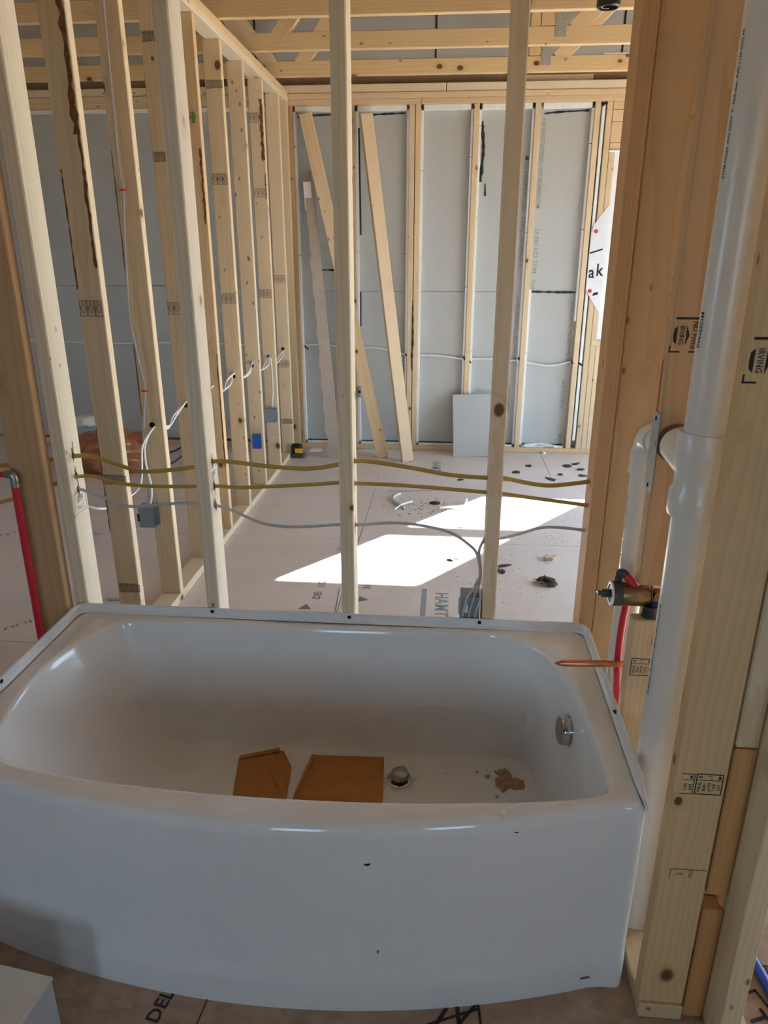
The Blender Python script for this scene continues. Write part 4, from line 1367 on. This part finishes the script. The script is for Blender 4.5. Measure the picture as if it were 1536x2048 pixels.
# ================================================================== WIRING
YC = 1.925
Y1 = [(-1.9, 0.95), (-1.375, 0.926), (-1.285, 0.917), (-1.05, 0.953), (-0.994, 0.951), (-0.937, 0.935), (-0.865, 0.914), (-0.806, 0.916), (-0.703, 0.929), (-0.646, 0.946), (-0.586, 0.944), (-0.501, 0.935), (-0.401, 0.931), (-0.344, 0.936), (-0.291, 0.948), (-0.246, 0.958), (-0.204, 0.959), (-0.093, 0.944), (0.018, 0.924), (0.121, 0.917), (0.161, 0.918), (0.237, 0.904), (0.291, 0.9), (0.345, 0.907), (0.405, 0.918)]
Y2 = [(-1.9, 0.83), (-1.399, 0.809), (-1.306, 0.804), (-1.05, 0.893), (-0.959, 0.88), (-0.886, 0.869), (-0.797, 0.867), (-0.701, 0.869), (-0.647, 0.872), (-0.577, 0.87), (-0.49, 0.877), (-0.374, 0.887), (-0.292, 0.895), (-0.247, 0.894), (-0.148, 0.892), (-0.037, 0.885), (0.102, 0.876), (0.157, 0.873), (0.24, 0.864), (0.322, 0.856), (0.405, 0.848)]
W1 = [(-1.075, 0.86), (-1.053, 0.853), (-0.995, 0.834), (-0.916, 0.805), (-0.848, 0.809), (-0.772, 0.817), (-0.705, 0.821), (-0.651, 0.815), (-0.597, 0.798), (-0.525, 0.766), (-0.452, 0.756), (-0.379, 0.759), (-0.294, 0.768), (-0.248, 0.768), (-0.176, 0.775), (-0.119, 0.778), (-0.048, 0.771), (0.023, 0.754), (0.074, 0.72), (0.103, 0.687), (0.114, 0.625), (0.103, 0.593), (0.088, 0.53)]
tag(tube('yellow_cable', [(x, YC + 0.006 * math.sin(9 * x), z) for x, z in Y1], 0.0062, 'yellow', None, 10, 0.42, 4), 'upper yellow cable strung through the studs behind the tub', 'cable', 'yellow cables behind the tub')
tag(tube('yellow_cable', [(x, YC + 0.006 * math.sin(8 * x + 1), z) for x, z in Y2], 0.0055, 'yellow', None, 10, 0.42, 4), 'lower yellow cable strung through the studs behind the tub', 'cable', 'yellow cables behind the tub')
tag(tube('grey_cable', [(x, YC + (0.0 if x < 0.05 else 0.004), z) for x, z in W1], 0.0045, 'greywire', None, 10, 0.6, 4), 'grey cable below the yellow ones, dropping into the low grey box', 'cable')
tag(tube('grey_cable', [(0.121, YC, 0.737), (0.164, YC, 0.740), (0.219, YC, 0.757), (0.273, YC, 0.776), (0.328, YC, 0.779), (0.405, YC, 0.772)], 0.0045, 'greywire', None, 10, 0.6), 'short grey cable between the last stud and the corner post', 'cable')
tag(tube('grey_cable', [(0.124, YC + 0.006, 0.742), (0.108, YC + 0.006, 0.70), (0.112, YC + 0.006, 0.656), (0.115, YC + 0.004, 0.622), (0.110, YC + 0.004, 0.585), (0.101, YC, 0.53)], 0.0042, 'greywire', None, 10, 0.6), 'short grey cable looping down into the low grey box', 'cable')


def device_box(name, x, y, z, wd, h, dp, mat, label, openface, group='electrical boxes on the studs'):
    """open-fronted box; openface = unit vector of its open side (+X or -Y)"""
    r = root(name, (x, y, z - h / 2), label, 'electrical box', group)
    bm = bmesh.new()
    bmesh.ops.create_cube(bm, size=1.0)
    bmesh.ops.scale(bm, vec=(wd, dp, h), verts=bm.verts)
    bm.faces.ensure_lookup_table()
    f = [f_ for f_ in bm.faces if f_.normal.dot(Vector((0, -1, 0))) > 0.9]
    ins = bmesh.ops.inset_region(bm, faces=f, thickness=0.003)
    bmesh.ops.translate(bm, vec=(0, dp - 0.004, 0), verts=f[0].verts)
    me_ = bpy.data.meshes.new('box')
    bm.to_mesh(me_)
    bm.free()
    me_.materials.append(M[mat])
    rot = Matrix.Identity(4) if openface == '-Y' else Matrix.Rotation(math.pi / 2, 4, 'Z') if openface == '+X' else Matrix.Rotation(math.pi, 4, 'Z')
    base = T(x, y, z) @ rot
    obj('box_shell', me_, base, r)
    nail = tube_mesh([(0, 0, 0), (0, 0, 0.05 + 0.0 * h)], 0.0018, 'zinc', 6)
    for s in (-1, 1):
        obj('nail', nail, base @ T(wd / 2 + 0.003, dp * 0.2 * s, -0.02) @ Matrix.Rotation(0.3 * s, 4, 'X'), r)
    return r, base


# box low on the fourth stud
r, base = device_box('outlet_box', 0.087, 1.925, 0.523, 0.056, 0.088, 0.066, 'greybox', 'grey electrical box low on the stud behind the tub', '+Y')
lum('box_clamp', (0.072, 0.082), (1.889, 1.893), (0.52, 0.545), r, mat='whiteplastic', bev=0.001)
for i, x in enumerate((0.070, 0.088, 0.106)):
    tube('wire_tail', [(0.108, 1.91, 0.60), (x + 0.010, 1.895, 0.57), (x, 1.884, 0.535), (x - 0.004, 1.884, 0.51)], 0.0042, 'greywire', r, 8, 0.6)
# boxes on the partition
r, base = device_box('switch_box', px_at(2.88, 0.43) - 0.045, 2.845, 0.428, 0.062, 0.092, 0.066, 'greybox', 'grey electrical box on the partition stud behind the first tub stud', '+X')
lum('box_slot', (-1.300, -1.292), (2.8105, 2.8125), (0.41, 0.445), r, mat='hole', bev=0)
r2, b2 = device_box('switch_box', px_at(4.912, 0.42) + 0.004, 4.872, 0.425, 0.062, 0.092, 0.066, 'greybox', 'small grey electrical box far along the partition', '+X')
r3, b3 = device_box('switch_box', px_at(4.506, 0.34) + 0.012, 4.455, 0.345, 0.04, 0.09, 0.05, 'bluebox', 'blue plastic electrical box far along the partition', '+X')
r4 = root('metal_box', (-0.662, YF - 0.01, 0.42), 'small bare metal box on a far wall stud', 'electrical box', 'electrical boxes on the studs')
lum('box_shell', (-0.683, -0.655), (YF - 0.012, YF + 0.04), (0.415, 0.497), r4, mat='zinc', bev=0.004)
lum('knockout', (-0.676, -0.662), (YF - 0.014, YF - 0.012), (0.45, 0.47), r4, mat='hole', bev=0)

# paired white cables that run along the partition through bored holes
zc = [0.80, 0.828, 0.83, 0.832, 0.835, 0.815, 0.80]


def part_run(dx, dz, ph):
    P = []
    for i in range(1, 8):
        y = KY[i]
        x = px_at(y, 0.82)
        z = zc[i - 1]
        P += [(x + dx, y + 0.05, z + dz), (x + dx, y - 0.01, z + dz)]
        if i > 1:
            pass
    Q = []
    pts = []
    for i in range(7, 0, -1):
        y = KY[i]
        x = px_at(y, 0.82)
        z = zc[i - 1]
        pts.append((x + dx, y + 0.04, z + dz))
        pts.append((x + dx, y - 0.01, z + dz))
        if i > 1:
            sag = 0.055
            pts.append((x + dx + 0.022 * math.cos(ph + i), y - 0.12, z - sag * 0.6 + dz + 0.008 * math.sin(ph + i * 2)))
            pts.append((x + dx - 0.012 * math.cos(ph + i), y - 0.25, z - sag + dz))
    return pts


ra = part_run(0.004, 0.004, 0)
ra += [(-1.243, 2.82, 0.745), (-1.252, 2.81, 0.66), (-1.262, 2.80, 0.585), (-1.29, 2.76, 0.545), (-1.31, 2.55, 0.56), (-1.30, 2.35, 0.66), (-1.2, 2.1, 0.80), (-1.08, 1.935, 0.862)]
tag(tube('white_cable', ra, 0.0055, 'white', None, 8, 0.6, 4), 'long white cable along the partition that swings across to the first tub stud', 'cable', 'white cables on the partition')
rb_ = part_run(-0.006, -0.005, 1.7)
rb_ += [(-1.238, 2.83, 0.74), (-1.245, 2.835, 0.66), (-1.236, 2.84, 0.58), (-1.238, 2.84, 0.52), (-1.25, 2.84, 0.475)]
tag(tube('white_cable', rb_, 0.0055, 'white', None, 8, 0.6, 4), 'white cable along the partition that drops into the near grey box', 'cable', 'white cables on the partition')
vc = [(-1.218, 2.872, 2.50), (-1.222, 2.872, 2.32), (-1.227, 2.872, 2.09), (-1.231, 2.872, 1.80), (-1.226, 2.872, 1.716), (-1.236, 2.871, 1.62), (-1.250, 2.868, 1.40), (-1.255, 2.866, 1.243), (-1.240, 2.868, 1.08), (-1.230, 2.872, 0.985), (-1.233, 2.872, 0.944), (-1.250, 2.86, 0.80), (-1.252, 2.85, 0.65), (-1.250, 2.845, 0.55), (-1.262, 2.84, 0.475)]
c3 = tag(tube('white_cable', vc, 0.005, 'greywire', None, 8, 0.6, 4), 'vertical cable stapled down a partition stud with red staples', 'cable', 'white cables on the partition')
for (x, z) in ((-1.227, 1.716), (-1.231, 0.962)):
    lum('staple', (x - 0.013, x + 0.013), (2.864, 2.876), (z - 0.003, z + 0.003), c3, mat='redplastic', bev=0.001)
tag(tube('white_cable', [(px_at(4.912, .8) + 0.012, 4.90, 0.81), (px_at(4.912, .7) + 0.02, 4.885, 0.72), (px_at(4.912, .6) + 0.02, 4.885, 0.60), (px_at(4.912, .5) + 0.012, 4.872, 0.475)], 0.0055, 'white', None, 8, 0.6), 'short white cable dropping into the small far grey box', 'cable', 'white cables on the partition')
tag(tube('black_cable', [(px_at(4.1, 2.2) - 0.06, 4.0, 2.3), (px_at(4.1, 1.8) - 0.05, 4.0, 1.9), (px_at(4.1, 1.5) - 0.062, 4.0, 1.5), (px_at(4.1, 1.2) - 0.05, 4.0, 1.1), (px_at(4.1, 1.0) - 0.07, 4.0, 0.4), (px_at(4.1, 1.0) - 0.09, 4.0, 0.01)], 0.006, 'blackwire', None, 8), 'black cable hanging inside the partition between studs', 'cable')
tag(tube('black_cable', [(-2.3, 5.2, 0.01), (-2.1, 5.35, 0.02), (-1.93, 5.40, 0.16), (-1.86, 5.35, 0.35), (-1.85, 5.2, 0.2), (-1.95, 4.95, 0.05), (-2.15, 4.85, 0.008)], 0.006, 'blackwire', None, 8), 'black cable looping up from the floor beyond the partition', 'cable')

fc = [(-1.12, 0.80), (-1.075, 0.808), (-0.9, 0.81), (-0.745, 0.774), (-0.703, 0.770), (-0.59, 0.795), (-0.456, 0.777), (-0.28, 0.738), (-0.214, 0.742), (-0.054, 0.737), (0.118, 0.716), (0.194, 0.717), (0.345, 0.719), (0.565, 0.705), (0.589, 0.700), (0.74, 0.675), (0.84, 0.682), (0.924, 0.705), (0.96, 0.70)]
tag(tube('white_cable', [(x, YF + 0.028, z) for x, z in fc], 0.0055, 'white', None, 8, 0.6, 3), 'white cable crossing the bays of the far wall', 'cable', 'white cables on the far wall')
tag(tube('white_cable', [(-3.4, YF - 0.012, 0.83), (-2.6, YF - 0.012, 0.81), (-2.0, YF - 0.012, 0.82), (-1.3, YF - 0.012, 0.80)], 0.0055, 'white', None, 8, 0.6, 3), 'white cable across the drywall left of the partition', 'cable', 'white cables on the far wall')

# ================================================================== LOOSE THINGS IN THE FAR ROOM
lb = lum2('leaning_board', (-0.468, 5.36, 0.0), (-1.024, 5.58, 2.385), 0.089, 0.038, (1, 0, 0), None, (0.98, 0.92, 0.80))
tag(lb, 'pine board leaning left against the far wall, crossing behind the middle stud', 'board', 'boards leaning on the far wall')
lb2 = lum2('leaning_board', (-0.275, 5.27, 0.0), (-0.600, 5.557, 2.37), 0.089, 0.038, (1, 0.45, 0), None, (1.02, 0.96, 0.90))
tag(lb2, 'pale pine board leaning against the far wall beside the double stud', 'board', 'boards leaning on the far wall')
# torn strip of drywall leaning in the corner
rn = random.Random(3)
L, R = [], []
nn_ = 44
for i in range(nn_ + 1):
    t_ = i / nn_
    x = -0.835 + (-1.020 + 0.835) * t_
    y = 5.30 + 0.285 * t_
    z = 2.02 * t_
    wdt = 0.048 - 0.018 * t_
    jag = rn.uniform(-0.006, 0.008) + (0.008 * math.sin(i * 1.7) if t_ < 0.75 else 0)
    if t_ > 0.96:
        wdt *= 0.6
    L.append((x - wdt - jag, y, z))
    R.append((x + wdt + rn.uniform(-0.001, 0.002), y, z))
V = L + R + [(p[0], p[1] + 0.016, p[2] + 0.002) for p in L] + [(p[0], p[1] + 0.016, p[2] + 0.002) for p in R]
n = nn_ + 1
Fc = []
for i in range(nn_):
    Fc += [(i, n + i, n + i + 1, i + 1), (2 * n + i + 1, 3 * n + i + 1, 3 * n + i, 2 * n + i), (i + 1, 2 * n + i + 1, 2 * n + i, i), (n + i, 3 * n + i, 3 * n + i + 1, n + i + 1)]
Fc += [(0, 2 * n, 3 * n, n), (nn_, n + nn_, 3 * n + nn_, 2 * n + nn_)]
me = mesh_from(V, Fc, 'kraftedge')
me.materials.append(M['gypsum'])
for p in me.polygons:
    if p.normal.x < -0.5:
        p.material_index = 1
ds = root('torn_drywall_strip', (-0.83, 5.3, 0), 'torn narrow drywall strip leaning in the corner by the partition', 'drywall scrap')
obj('strip', me, None, ds)
obj('paper_patch', box_mesh(0.055, 0.003, 0.185, 'gypsum', 0.001), T(-1.022, 5.562, 1.86) @ Matrix.Rotation(-0.03, 4, 'Y'), ds)
# drywall offcut leaning on the far wall
dp = lum2('drywall_offcut', (0.215, 5.44, 0.0), (0.197, 5.585, 0.455), 0.290, 0.016, (1, 0.02, 0), None, None, 'drywall', 0.001)
tag(dp, 'upright rectangular drywall offcut leaning on the far wall', 'drywall scrap', 'drywall scraps')


def scrap(label, x, y, z, a, b, rot, tilt=0.0):
    o = obj('drywall_scrap', mesh_from([(-a, -b, 0), (a * 0.9, -b * 0.8, 0), (a, b, 0), (-a * 0.7, b * 0.9, 0), (-a, -b, 0.013), (a * 0.9, -b * 0.8, 0.013), (a, b, 0.013), (-a * 0.7, b * 0.9, 0.013)],
            [(3, 2, 1, 0), (4, 5, 6, 7), (0, 1, 5, 4), (1, 2, 6, 5), (2, 3, 7, 6), (3, 0, 4, 7)], 'gypsum'), T(x, y, z) @ Matrix.Rotation(rot, 4, 'Z') @ Matrix.Rotation(tilt, 4, 'Y'))
    return tag(o, label, 'drywall scrap', 'drywall scraps')


scrap('flat drywall scrap on the floor by the torn strip', -1.02, 5.52, 0.0, 0.05, 0.035, 0.2)
scrap('flat drywall scrap on the floor behind the leaning boards', -0.60, 5.50, 0.0, 0.075, 0.045, -0.15)
scrap('drywall scrap lying on the far bottom plate below the printed panel', 0.80, 5.625, 0.052, 0.07, 0.022, -0.25, 0.10)
scrap('thin drywall scrap tilted on the far bottom plate', 0.68, 5.63, 0.053, 0.06, 0.018, 0.15, -0.12)
scrap('drywall sliver standing off the edge of the far bottom plate', 0.775, 5.585, 0.0, 0.012, 0.02, 0.4, 0.0)
scrap('narrow drywall scrap leaning in the bay beside the pale board', -0.33, 5.60, 0.052, 0.012, 0.02, 0.1, 0.0)

# tape measure by the partition
tm = root('tape_measure', (-1.10, 5.30, 0), 'black and yellow tape measure on the floor by the partition', 'tool')
obj('case', box_mesh(0.085, 0.05, 0.07, 'black', 0.014), T(-1.125, 5.315, 0.072), tm)
obj('side_cover', box_mesh(0.06, 0.006, 0.036, 'yellowtool', 0.004), T(-1.105, 5.288, 0.058), tm)
obj('base', box_mesh(0.11, 0.075, 0.036, 'darkgrey', 0.008), T(-1.12, 5.315, 0.020), tm)

# brown tarp bundle and cloth beyond the partition
tb = root('tarp_bundle', (-2.38, 4.95, 0), 'crumpled brown tarp bundle on the floor beyond the partition', 'tarp')
bm = bmesh.new()
bmesh.ops.create_icosphere(bm, subdivisions=4, radius=1.0)
rn = random.Random(9)
from mathutils import noise as mnoise
for v in bm.verts:
    p = v.co.copy()
    d = mnoise.noise(p * 2.2 + Vector((3, 1, 7))) * 0.28 + mnoise.noise(p * 6.0) * 0.10
    p = p * (1 + d)
    v.co = Vector((p.x * 0.30, p.y * 0.26, max(-0.0, p.z * 0.17 + 0.11)))
me = bpy.data.meshes.new('tarp')
bm.to_mesh(me)
bm.free()
me.materials.append(M['tarp'])
me.polygons.foreach_set('use_smooth', [True] * len(me.polygons))
obj('folds', me, T(-2.42, 4.93, 0.0), tb)
bx = obj('smooth_panel', box_mesh(0.26, 0.20, 0.24, 'tarp', 0.03), T(-2.27, 4.98, 0.12) @ Matrix.Rotation(0.3, 4, 'Z'), tb)
bm = bmesh.new()
bmesh.ops.create_icosphere(bm, subdivisions=3, radius=1.0)
for v in bm.verts:
    p = v.co.copy()
    p = p * (1 + mnoise.noise(p * 3.0) * 0.3)
    v.co = Vector((p.x * 0.12, p.y * 0.1, max(-0.02, p.z * 0.05)))
me = bpy.data.meshes.new('rag')
bm.to_mesh(me)
bm.free()
me.materials.append(M['gypsum'])
me.polygons.foreach_set('use_smooth', [True] * len(me.polygons))
tag(obj('white_rag', me, T(-2.66, 5.10, 0.29)), 'white crumpled rag heaped on top of the brown tarp', 'rag')

# carton at the near left
cb = root('carton', (-0.80, 0.86, 0), 'pale carton with a blue side at the near left corner of the floor', 'box')
cm = T(-0.862, 0.868, 0) @ Matrix.Rotation(math.radians(-8), 4, 'Z')
obj('body', box_mesh(0.26, 0.19, 0.188, 'cartonblue', 0.002), cm @ T(0, 0, 0.095), cb)
obj('lid', box_mesh(0.264, 0.194, 0.010, 'carton', 0.002), cm @ T(0, 0, 0.195), cb)
obj('printed_bar', box_mesh(0.001, 0.006, 0.06, 'inkblue', 0), cm @ T(0.1305, -0.03, 0.09), cb)
obj('printed_bar', box_mesh(0.001, 0.003, 0.06, 'inkblue', 0), cm @ T(0.1305, -0.045, 0.09), cb)


# floor debris
def flake(name, label, x, y, s, mat, rot, group, n=7, zt=0.010, stretch=1.0):
    rn_ = random.Random(int(x * 991 + y * 313))
    top = []
    for i in range(n):
        a = 2 * math.pi * i / n
        r = s * rn_.uniform(0.5, 1.1)
        top.append((r * stretch * math.cos(a), r * math.sin(a)))
    V = [(p[0], p[1], 0.0008 + rn_.uniform(0, zt)) for p in top] + [(p[0] * 0.98, p[1] * 0.98, 0) for p in top] + [(0, 0, zt * 0.4), (0, 0, 0)]
    Fc = [(i, (i + 1) % n, 2 * n) for i in range(n)] + [((i + 1) % n + n, i + n, 2 * n + 1) for i in range(n)] + [(i, i + n, (i + 1) % n + n, (i + 1) % n) for i in range(n)]
    return tag(obj(name, mesh_from(V, Fc, mat), T(x, y, 0.0) @ Matrix.Rotation(rot, 4, 'Z')), label, 'debris', group)


for (x, y, s, wd) in ((0.973, 5.30, 0.030, 'farthest dark leaf scrap near the corner post'), (0.90, 5.24, 0.040, 'wide dark leaf scrap near the far bottom plate'), (0.984, 5.149, 0.026, 'dark leaf scrap touching the corner post in view'),
                      (0.822, 5.012, 0.020, 'small dark leaf scrap before the far bottom plate'), (0.739, 4.90, 0.034, 'curled dark leaf scrap beside the last tub stud'), (0.981, 5.0, 0.032, 'dark leaf scrap just above the upper yellow cable'),
                      (0.62, 5.22, 0.026, 'grey leaf scrap in the middle of the far floor'), (0.52, 5.05, 0.030, 'dark leaf scrap right of the last tub stud'), (0.114, 4.833, 0.024, 'single dark scrap below the drywall offcut'),
                      (-0.048, 4.32, 0.03, 'dark scrap among the cable ends'), (0.30, 3.33, 0.026, 'dark scrap at the foot of the last tub stud'), (0.06, 3.45, 0.022, 'dark scrap just left of the last tub stud')):
    flake('leaf_scrap', wd, x, y, s, 'leaf', x * 7, 'dark scraps on the far floor', stretch=1.4)
# the leaf clump
lc = root('leaf_clump', (0.506, 3.204, 0), 'dark clump of dead leaves on the floor near the corner post', 'debris')
rn = random.Random(4)
for i in range(16):
    a, r_ = rn.uniform(0, 6.28), rn.uniform(0, 0.05)
    x, y = 0.506 + r_ * math.cos(a), 3.204 + r_ * 0.9 * math.sin(a)
    s = rn.uniform(0.014, 0.028)
    q = [(s * rn.uniform(0.5, 1.2) * math.cos(t), s * rn.uniform(0.5, 1.2) * math.sin(t), rn.uniform(-0.006, 0.008)) for t in (0, 1.2, 2.5, 3.8, 5.0)]
    V = [(p[0], p[1], p[2]) for p in q] + [(p[0], p[1], p[2] - 0.002) for p in q]
    obj('leaf', mesh_from(V, [(0, 1, 2, 3, 4), (9, 8, 7, 6, 5)] + [(j, j + 5, (j + 1) % 5 + 5, (j + 1) % 5) for j in range(5)], 'leaf'), T(x, y, 0.010 + 0.02 * (1 - r_ / 0.05) * rn.random()) @ Matrix.Rotation(rn.uniform(-0.6, 0.6), 4, 'X'), lc)
flake('wood_shard', 'pale splintered wood shard on the floor above the leaf clump', 0.562, 3.513, 0.030, 'chip', 0.6, 'wood shards on the far floor', zt=0.03, stretch=1.5)
flake('wood_shard', 'pale wood offcut lying beside the last tub stud', 0.43, 4.84, 0.03, 'chip', 0.1, 'wood shards on the far floor', zt=0.02, stretch=2.0)
flake('wood_shard', 'grey wood shard at the edge of the rear sun patch', 0.117, 3.93, 0.025, 'gypsum', 0.4, 'wood shards on the far floor', zt=0.01, stretch=2.0)
flake('wood_shard', 'thin splinter on the floor beside the foot of the last tub stud', 0.324, 3.40, 0.022, 'leaf', 0.5, 'wood shards on the far floor', zt=0.006, stretch=3.0)
# cable ends on the floor
tag(tube('cable_end', [(-0.275, 4.47, 0.01), (-0.315, 4.38, 0.012), (-0.28, 4.28, 0.008), (-0.235, 4.21, 0.008)], 0.008, 'white', None, 8, 0.6), 'curved white cable end on the floor left of the sun patches', 'cable end', 'cable ends on the floor')
tag(tube('cable_end', [(-0.19, 4.32, 0.012), (-0.25, 4.22, 0.024), (-0.29, 4.15, 0.016)], 0.006, 'white', None, 8, 0.6), 'short white cable end crossing the curved one', 'cable end', 'cable ends on the floor')
tag(tube('cable_end', [(-0.02, 4.22, 0.008), (0.06, 4.24, 0.012), (0.13, 4.26, 0.010), (0.15, 4.36, 0.02)], 0.008, 'white', None, 8, 0.6), 'bent white cable end just behind the rear sun patch', 'cable end', 'cable ends on the floor')
tag(tube('cable_end', [(-0.34, 4.62, 0.006), (-0.1, 4.66, 0.006), (0.06, 4.62, 0.006)], 0.006, 'greywire', None, 8, 0.6), 'upper of two straight grey cable ends on the floor', 'cable end', 'cable ends on the floor')
tag(tube('cable_end', [(-0.36, 4.53, 0.006), (-0.15, 4.57, 0.006), (0.03, 4.60, 0.006)], 0.006, 'greywire', None, 8, 0.6), 'lower of two straight grey cable ends on the floor', 'cable end', 'cable ends on the floor')
tag(tube('cable_end', [(-2.1, 3.62, 0.008), (-1.9, 3.64, 0.008)], 0.008, 'greywire', None, 8, 0.6), 'grey cable end on the floor beyond the partition', 'cable end', 'cable ends on the floor')
tag(tube('cable_end', [(-1.52, 2.86, 0.008), (-1.36, 2.87, 0.008)], 0.008, 'greywire', None, 8, 0.6), 'grey cable end on the floor behind the first tub stud', 'cable end', 'cable ends on the floor')

# crumbs of sawdust and chips nobody could count
V, Fc = [], []
rn = random.Random(21)


def crumb(x, y, s):
    n = len(V)
    a = rn.uniform(0, 6.28)
    st_c = rn.uniform(1, 3.5)
    c, s_ = math.cos(a), math.sin(a)
    for (u, v, z) in ((-st_c, -0.5, 0.0005), (st_c, -0.5, 0.0005), (st_c * 0.7, 0.6, 0.0005), (-st_c * 0.6, 0.5, 0.0005), (0, 0, 0.9)):
        V.append((x + s * (u * c - v * s_), y + s * (u * s_ + v * c), z * s if z > 0.1 else 0.0006))
    Fc.extend([(n, n + 1, n + 4), (n + 1, n + 2, n + 4), (n + 2, n + 3, n + 4), (n + 3, n, n + 4)])


for _ in range(500):
    crumb(rn.gauss(0.72, 0.2), rn.gauss(3.9, 0.22), rn.uniform(0.0007, 0.0022))
for _ in range(450):
    crumb(rn.uniform(-0.3, 1.0), rn.uniform(2.2, 5.5), rn.uniform(0.0006, 0.0024))
for _ in range(120):
    crumb(rn.gauss(-0.1, 0.14), rn.gauss(4.22, 0.1), rn.uniform(0.001, 0.005))
for _ in range(160):
    crumb(rn.gauss(0.25, 0.12), rn.gauss(3.3, 0.2), rn.uniform(0.0007, 0.0026))
for _ in range(200):
    crumb(rn.uniform(-1.1, -0.3), rn.uniform(2.2, 5.2), rn.uniform(0.0007, 0.0022))
me = mesh_from(V, Fc, 'resin')
tag(obj('sawdust_debris', me), 'scattered wood crumbs and sawdust over the far floor', 'debris', kind='stuff')


# print on the subfloor
def floor_print(build, x, y, rot, mat):
    k = Ink()
    build(k)
    obj('printed_mark', k.mesh(mat), floor_m(x, y, 0.0008, rot), fl)


def worn(k, n, h, seed):
    # worn print of which only broken strokes are left
    r_ = random.Random(seed)
    for i in range(n):
        x = (i - n / 2) * h * 0.7
        for _ in range(3):
            k.line((x + r_.uniform(0, h * 0.4), r_.uniform(-h / 2, 0)), (x + r_.uniform(0, h * 0.4), r_.uniform(0, h / 2)), h * 0.09)


floor_print(lambda k: (k.line((-0.125, 0.0), (0.125, 0.0), 0.022)), -0.073, 2.965, math.pi / 2, 'inkblue')
floor_print(lambda k: k.text('HAMT', 0.085, 0, 0), 0.005, 2.95, -math.pi / 2, 'inkblue')
floor_print(lambda k: worn(k, 5, 0.045, 1), 0.105, 2.92, -math.pi / 2, 'inkblue')
floor_print(lambda k: k.text('HAMT', 0.10, 0, 0), -0.06, 5.15, -math.pi / 2, 'inkblue')
floor_print(lambda k: k.text('DEI   1/G', 0.05, 0, 0), -0.565, 3.05, math.pi / 2, 'inkbrown')
floor_print(lambda k: worn(k, 8, 0.04, 2), -0.535, 3.55, math.pi / 2, 'inkbrown')
floor_print(lambda k: k.text('31', 0.05, 0, 0), -0.345, 3.10, math.pi / 2, 'inkbrown')
floor_print(lambda k: k.fill([(-0.03, -0.02), (0.03, -0.02), (0.0, 0.03)]), -0.60, 2.87, 0, 'inkbrown')
floor_print(lambda k: k.fill([(-0.02, -0.02), (0.03, -0.02), (0.0, 0.03)]), -0.36, 2.97, 0.4, 'inkbrown')
floor_print(lambda k: k.line((-0.2, 0), (0.2, 0), 0.004), -0.462, 2.86, math.pi / 2 + 0.06, 'inkbrown')
floor_print(lambda k: k.text('DEL', 0.042, 0, 0), -0.565, 1.045, math.pi / 2 - 0.2, 'ink')
floor_print(lambda k: (k.line((-0.05, 0), (0.05, 0), 0.003)), -0.475, 1.03, math.pi / 2 - 0.1, 'ink')
floor_print(lambda k: (k.line((-0.06, -0.03), (-0.015, 0.03), 0.009), k.line((-0.06, -0.03), (0.05, -0.028), 0.007), k.line((0.01, -0.04), (0.01, 0.04), 0.009), k.line((0.01, 0.0), (0.05, 0.04), 0.007), k.line((0.01, 0.0), (0.05, -0.04), 0.007), k.line((0.055, -0.05), (0.055, 0.05), 0.006), k.line((-0.07, -0.005), (0.05, 0.03), 0.006)), 0.055, 1.06, 0.1, 'ink')
floor_print(lambda k: (k.text('TCE', 0.06, 0, 0), k.rect(-0.09, -0.04, 0.09, 0.04, 0.006)), 0.70, 1.09, -1.2, 'ink')
floor_print(lambda k: worn(k, 9, 0.05, 3), -2.40, 3.62, 0.6, 'inkblue')
floor_print(lambda k: worn(k, 14, 0.035, 4), -1.85, 2.55, 0.75, 'inkbrown')
floor_print(lambda k: worn(k, 5, 0.035, 5), -1.6, 2.75, 0.1, 'inkbrown')
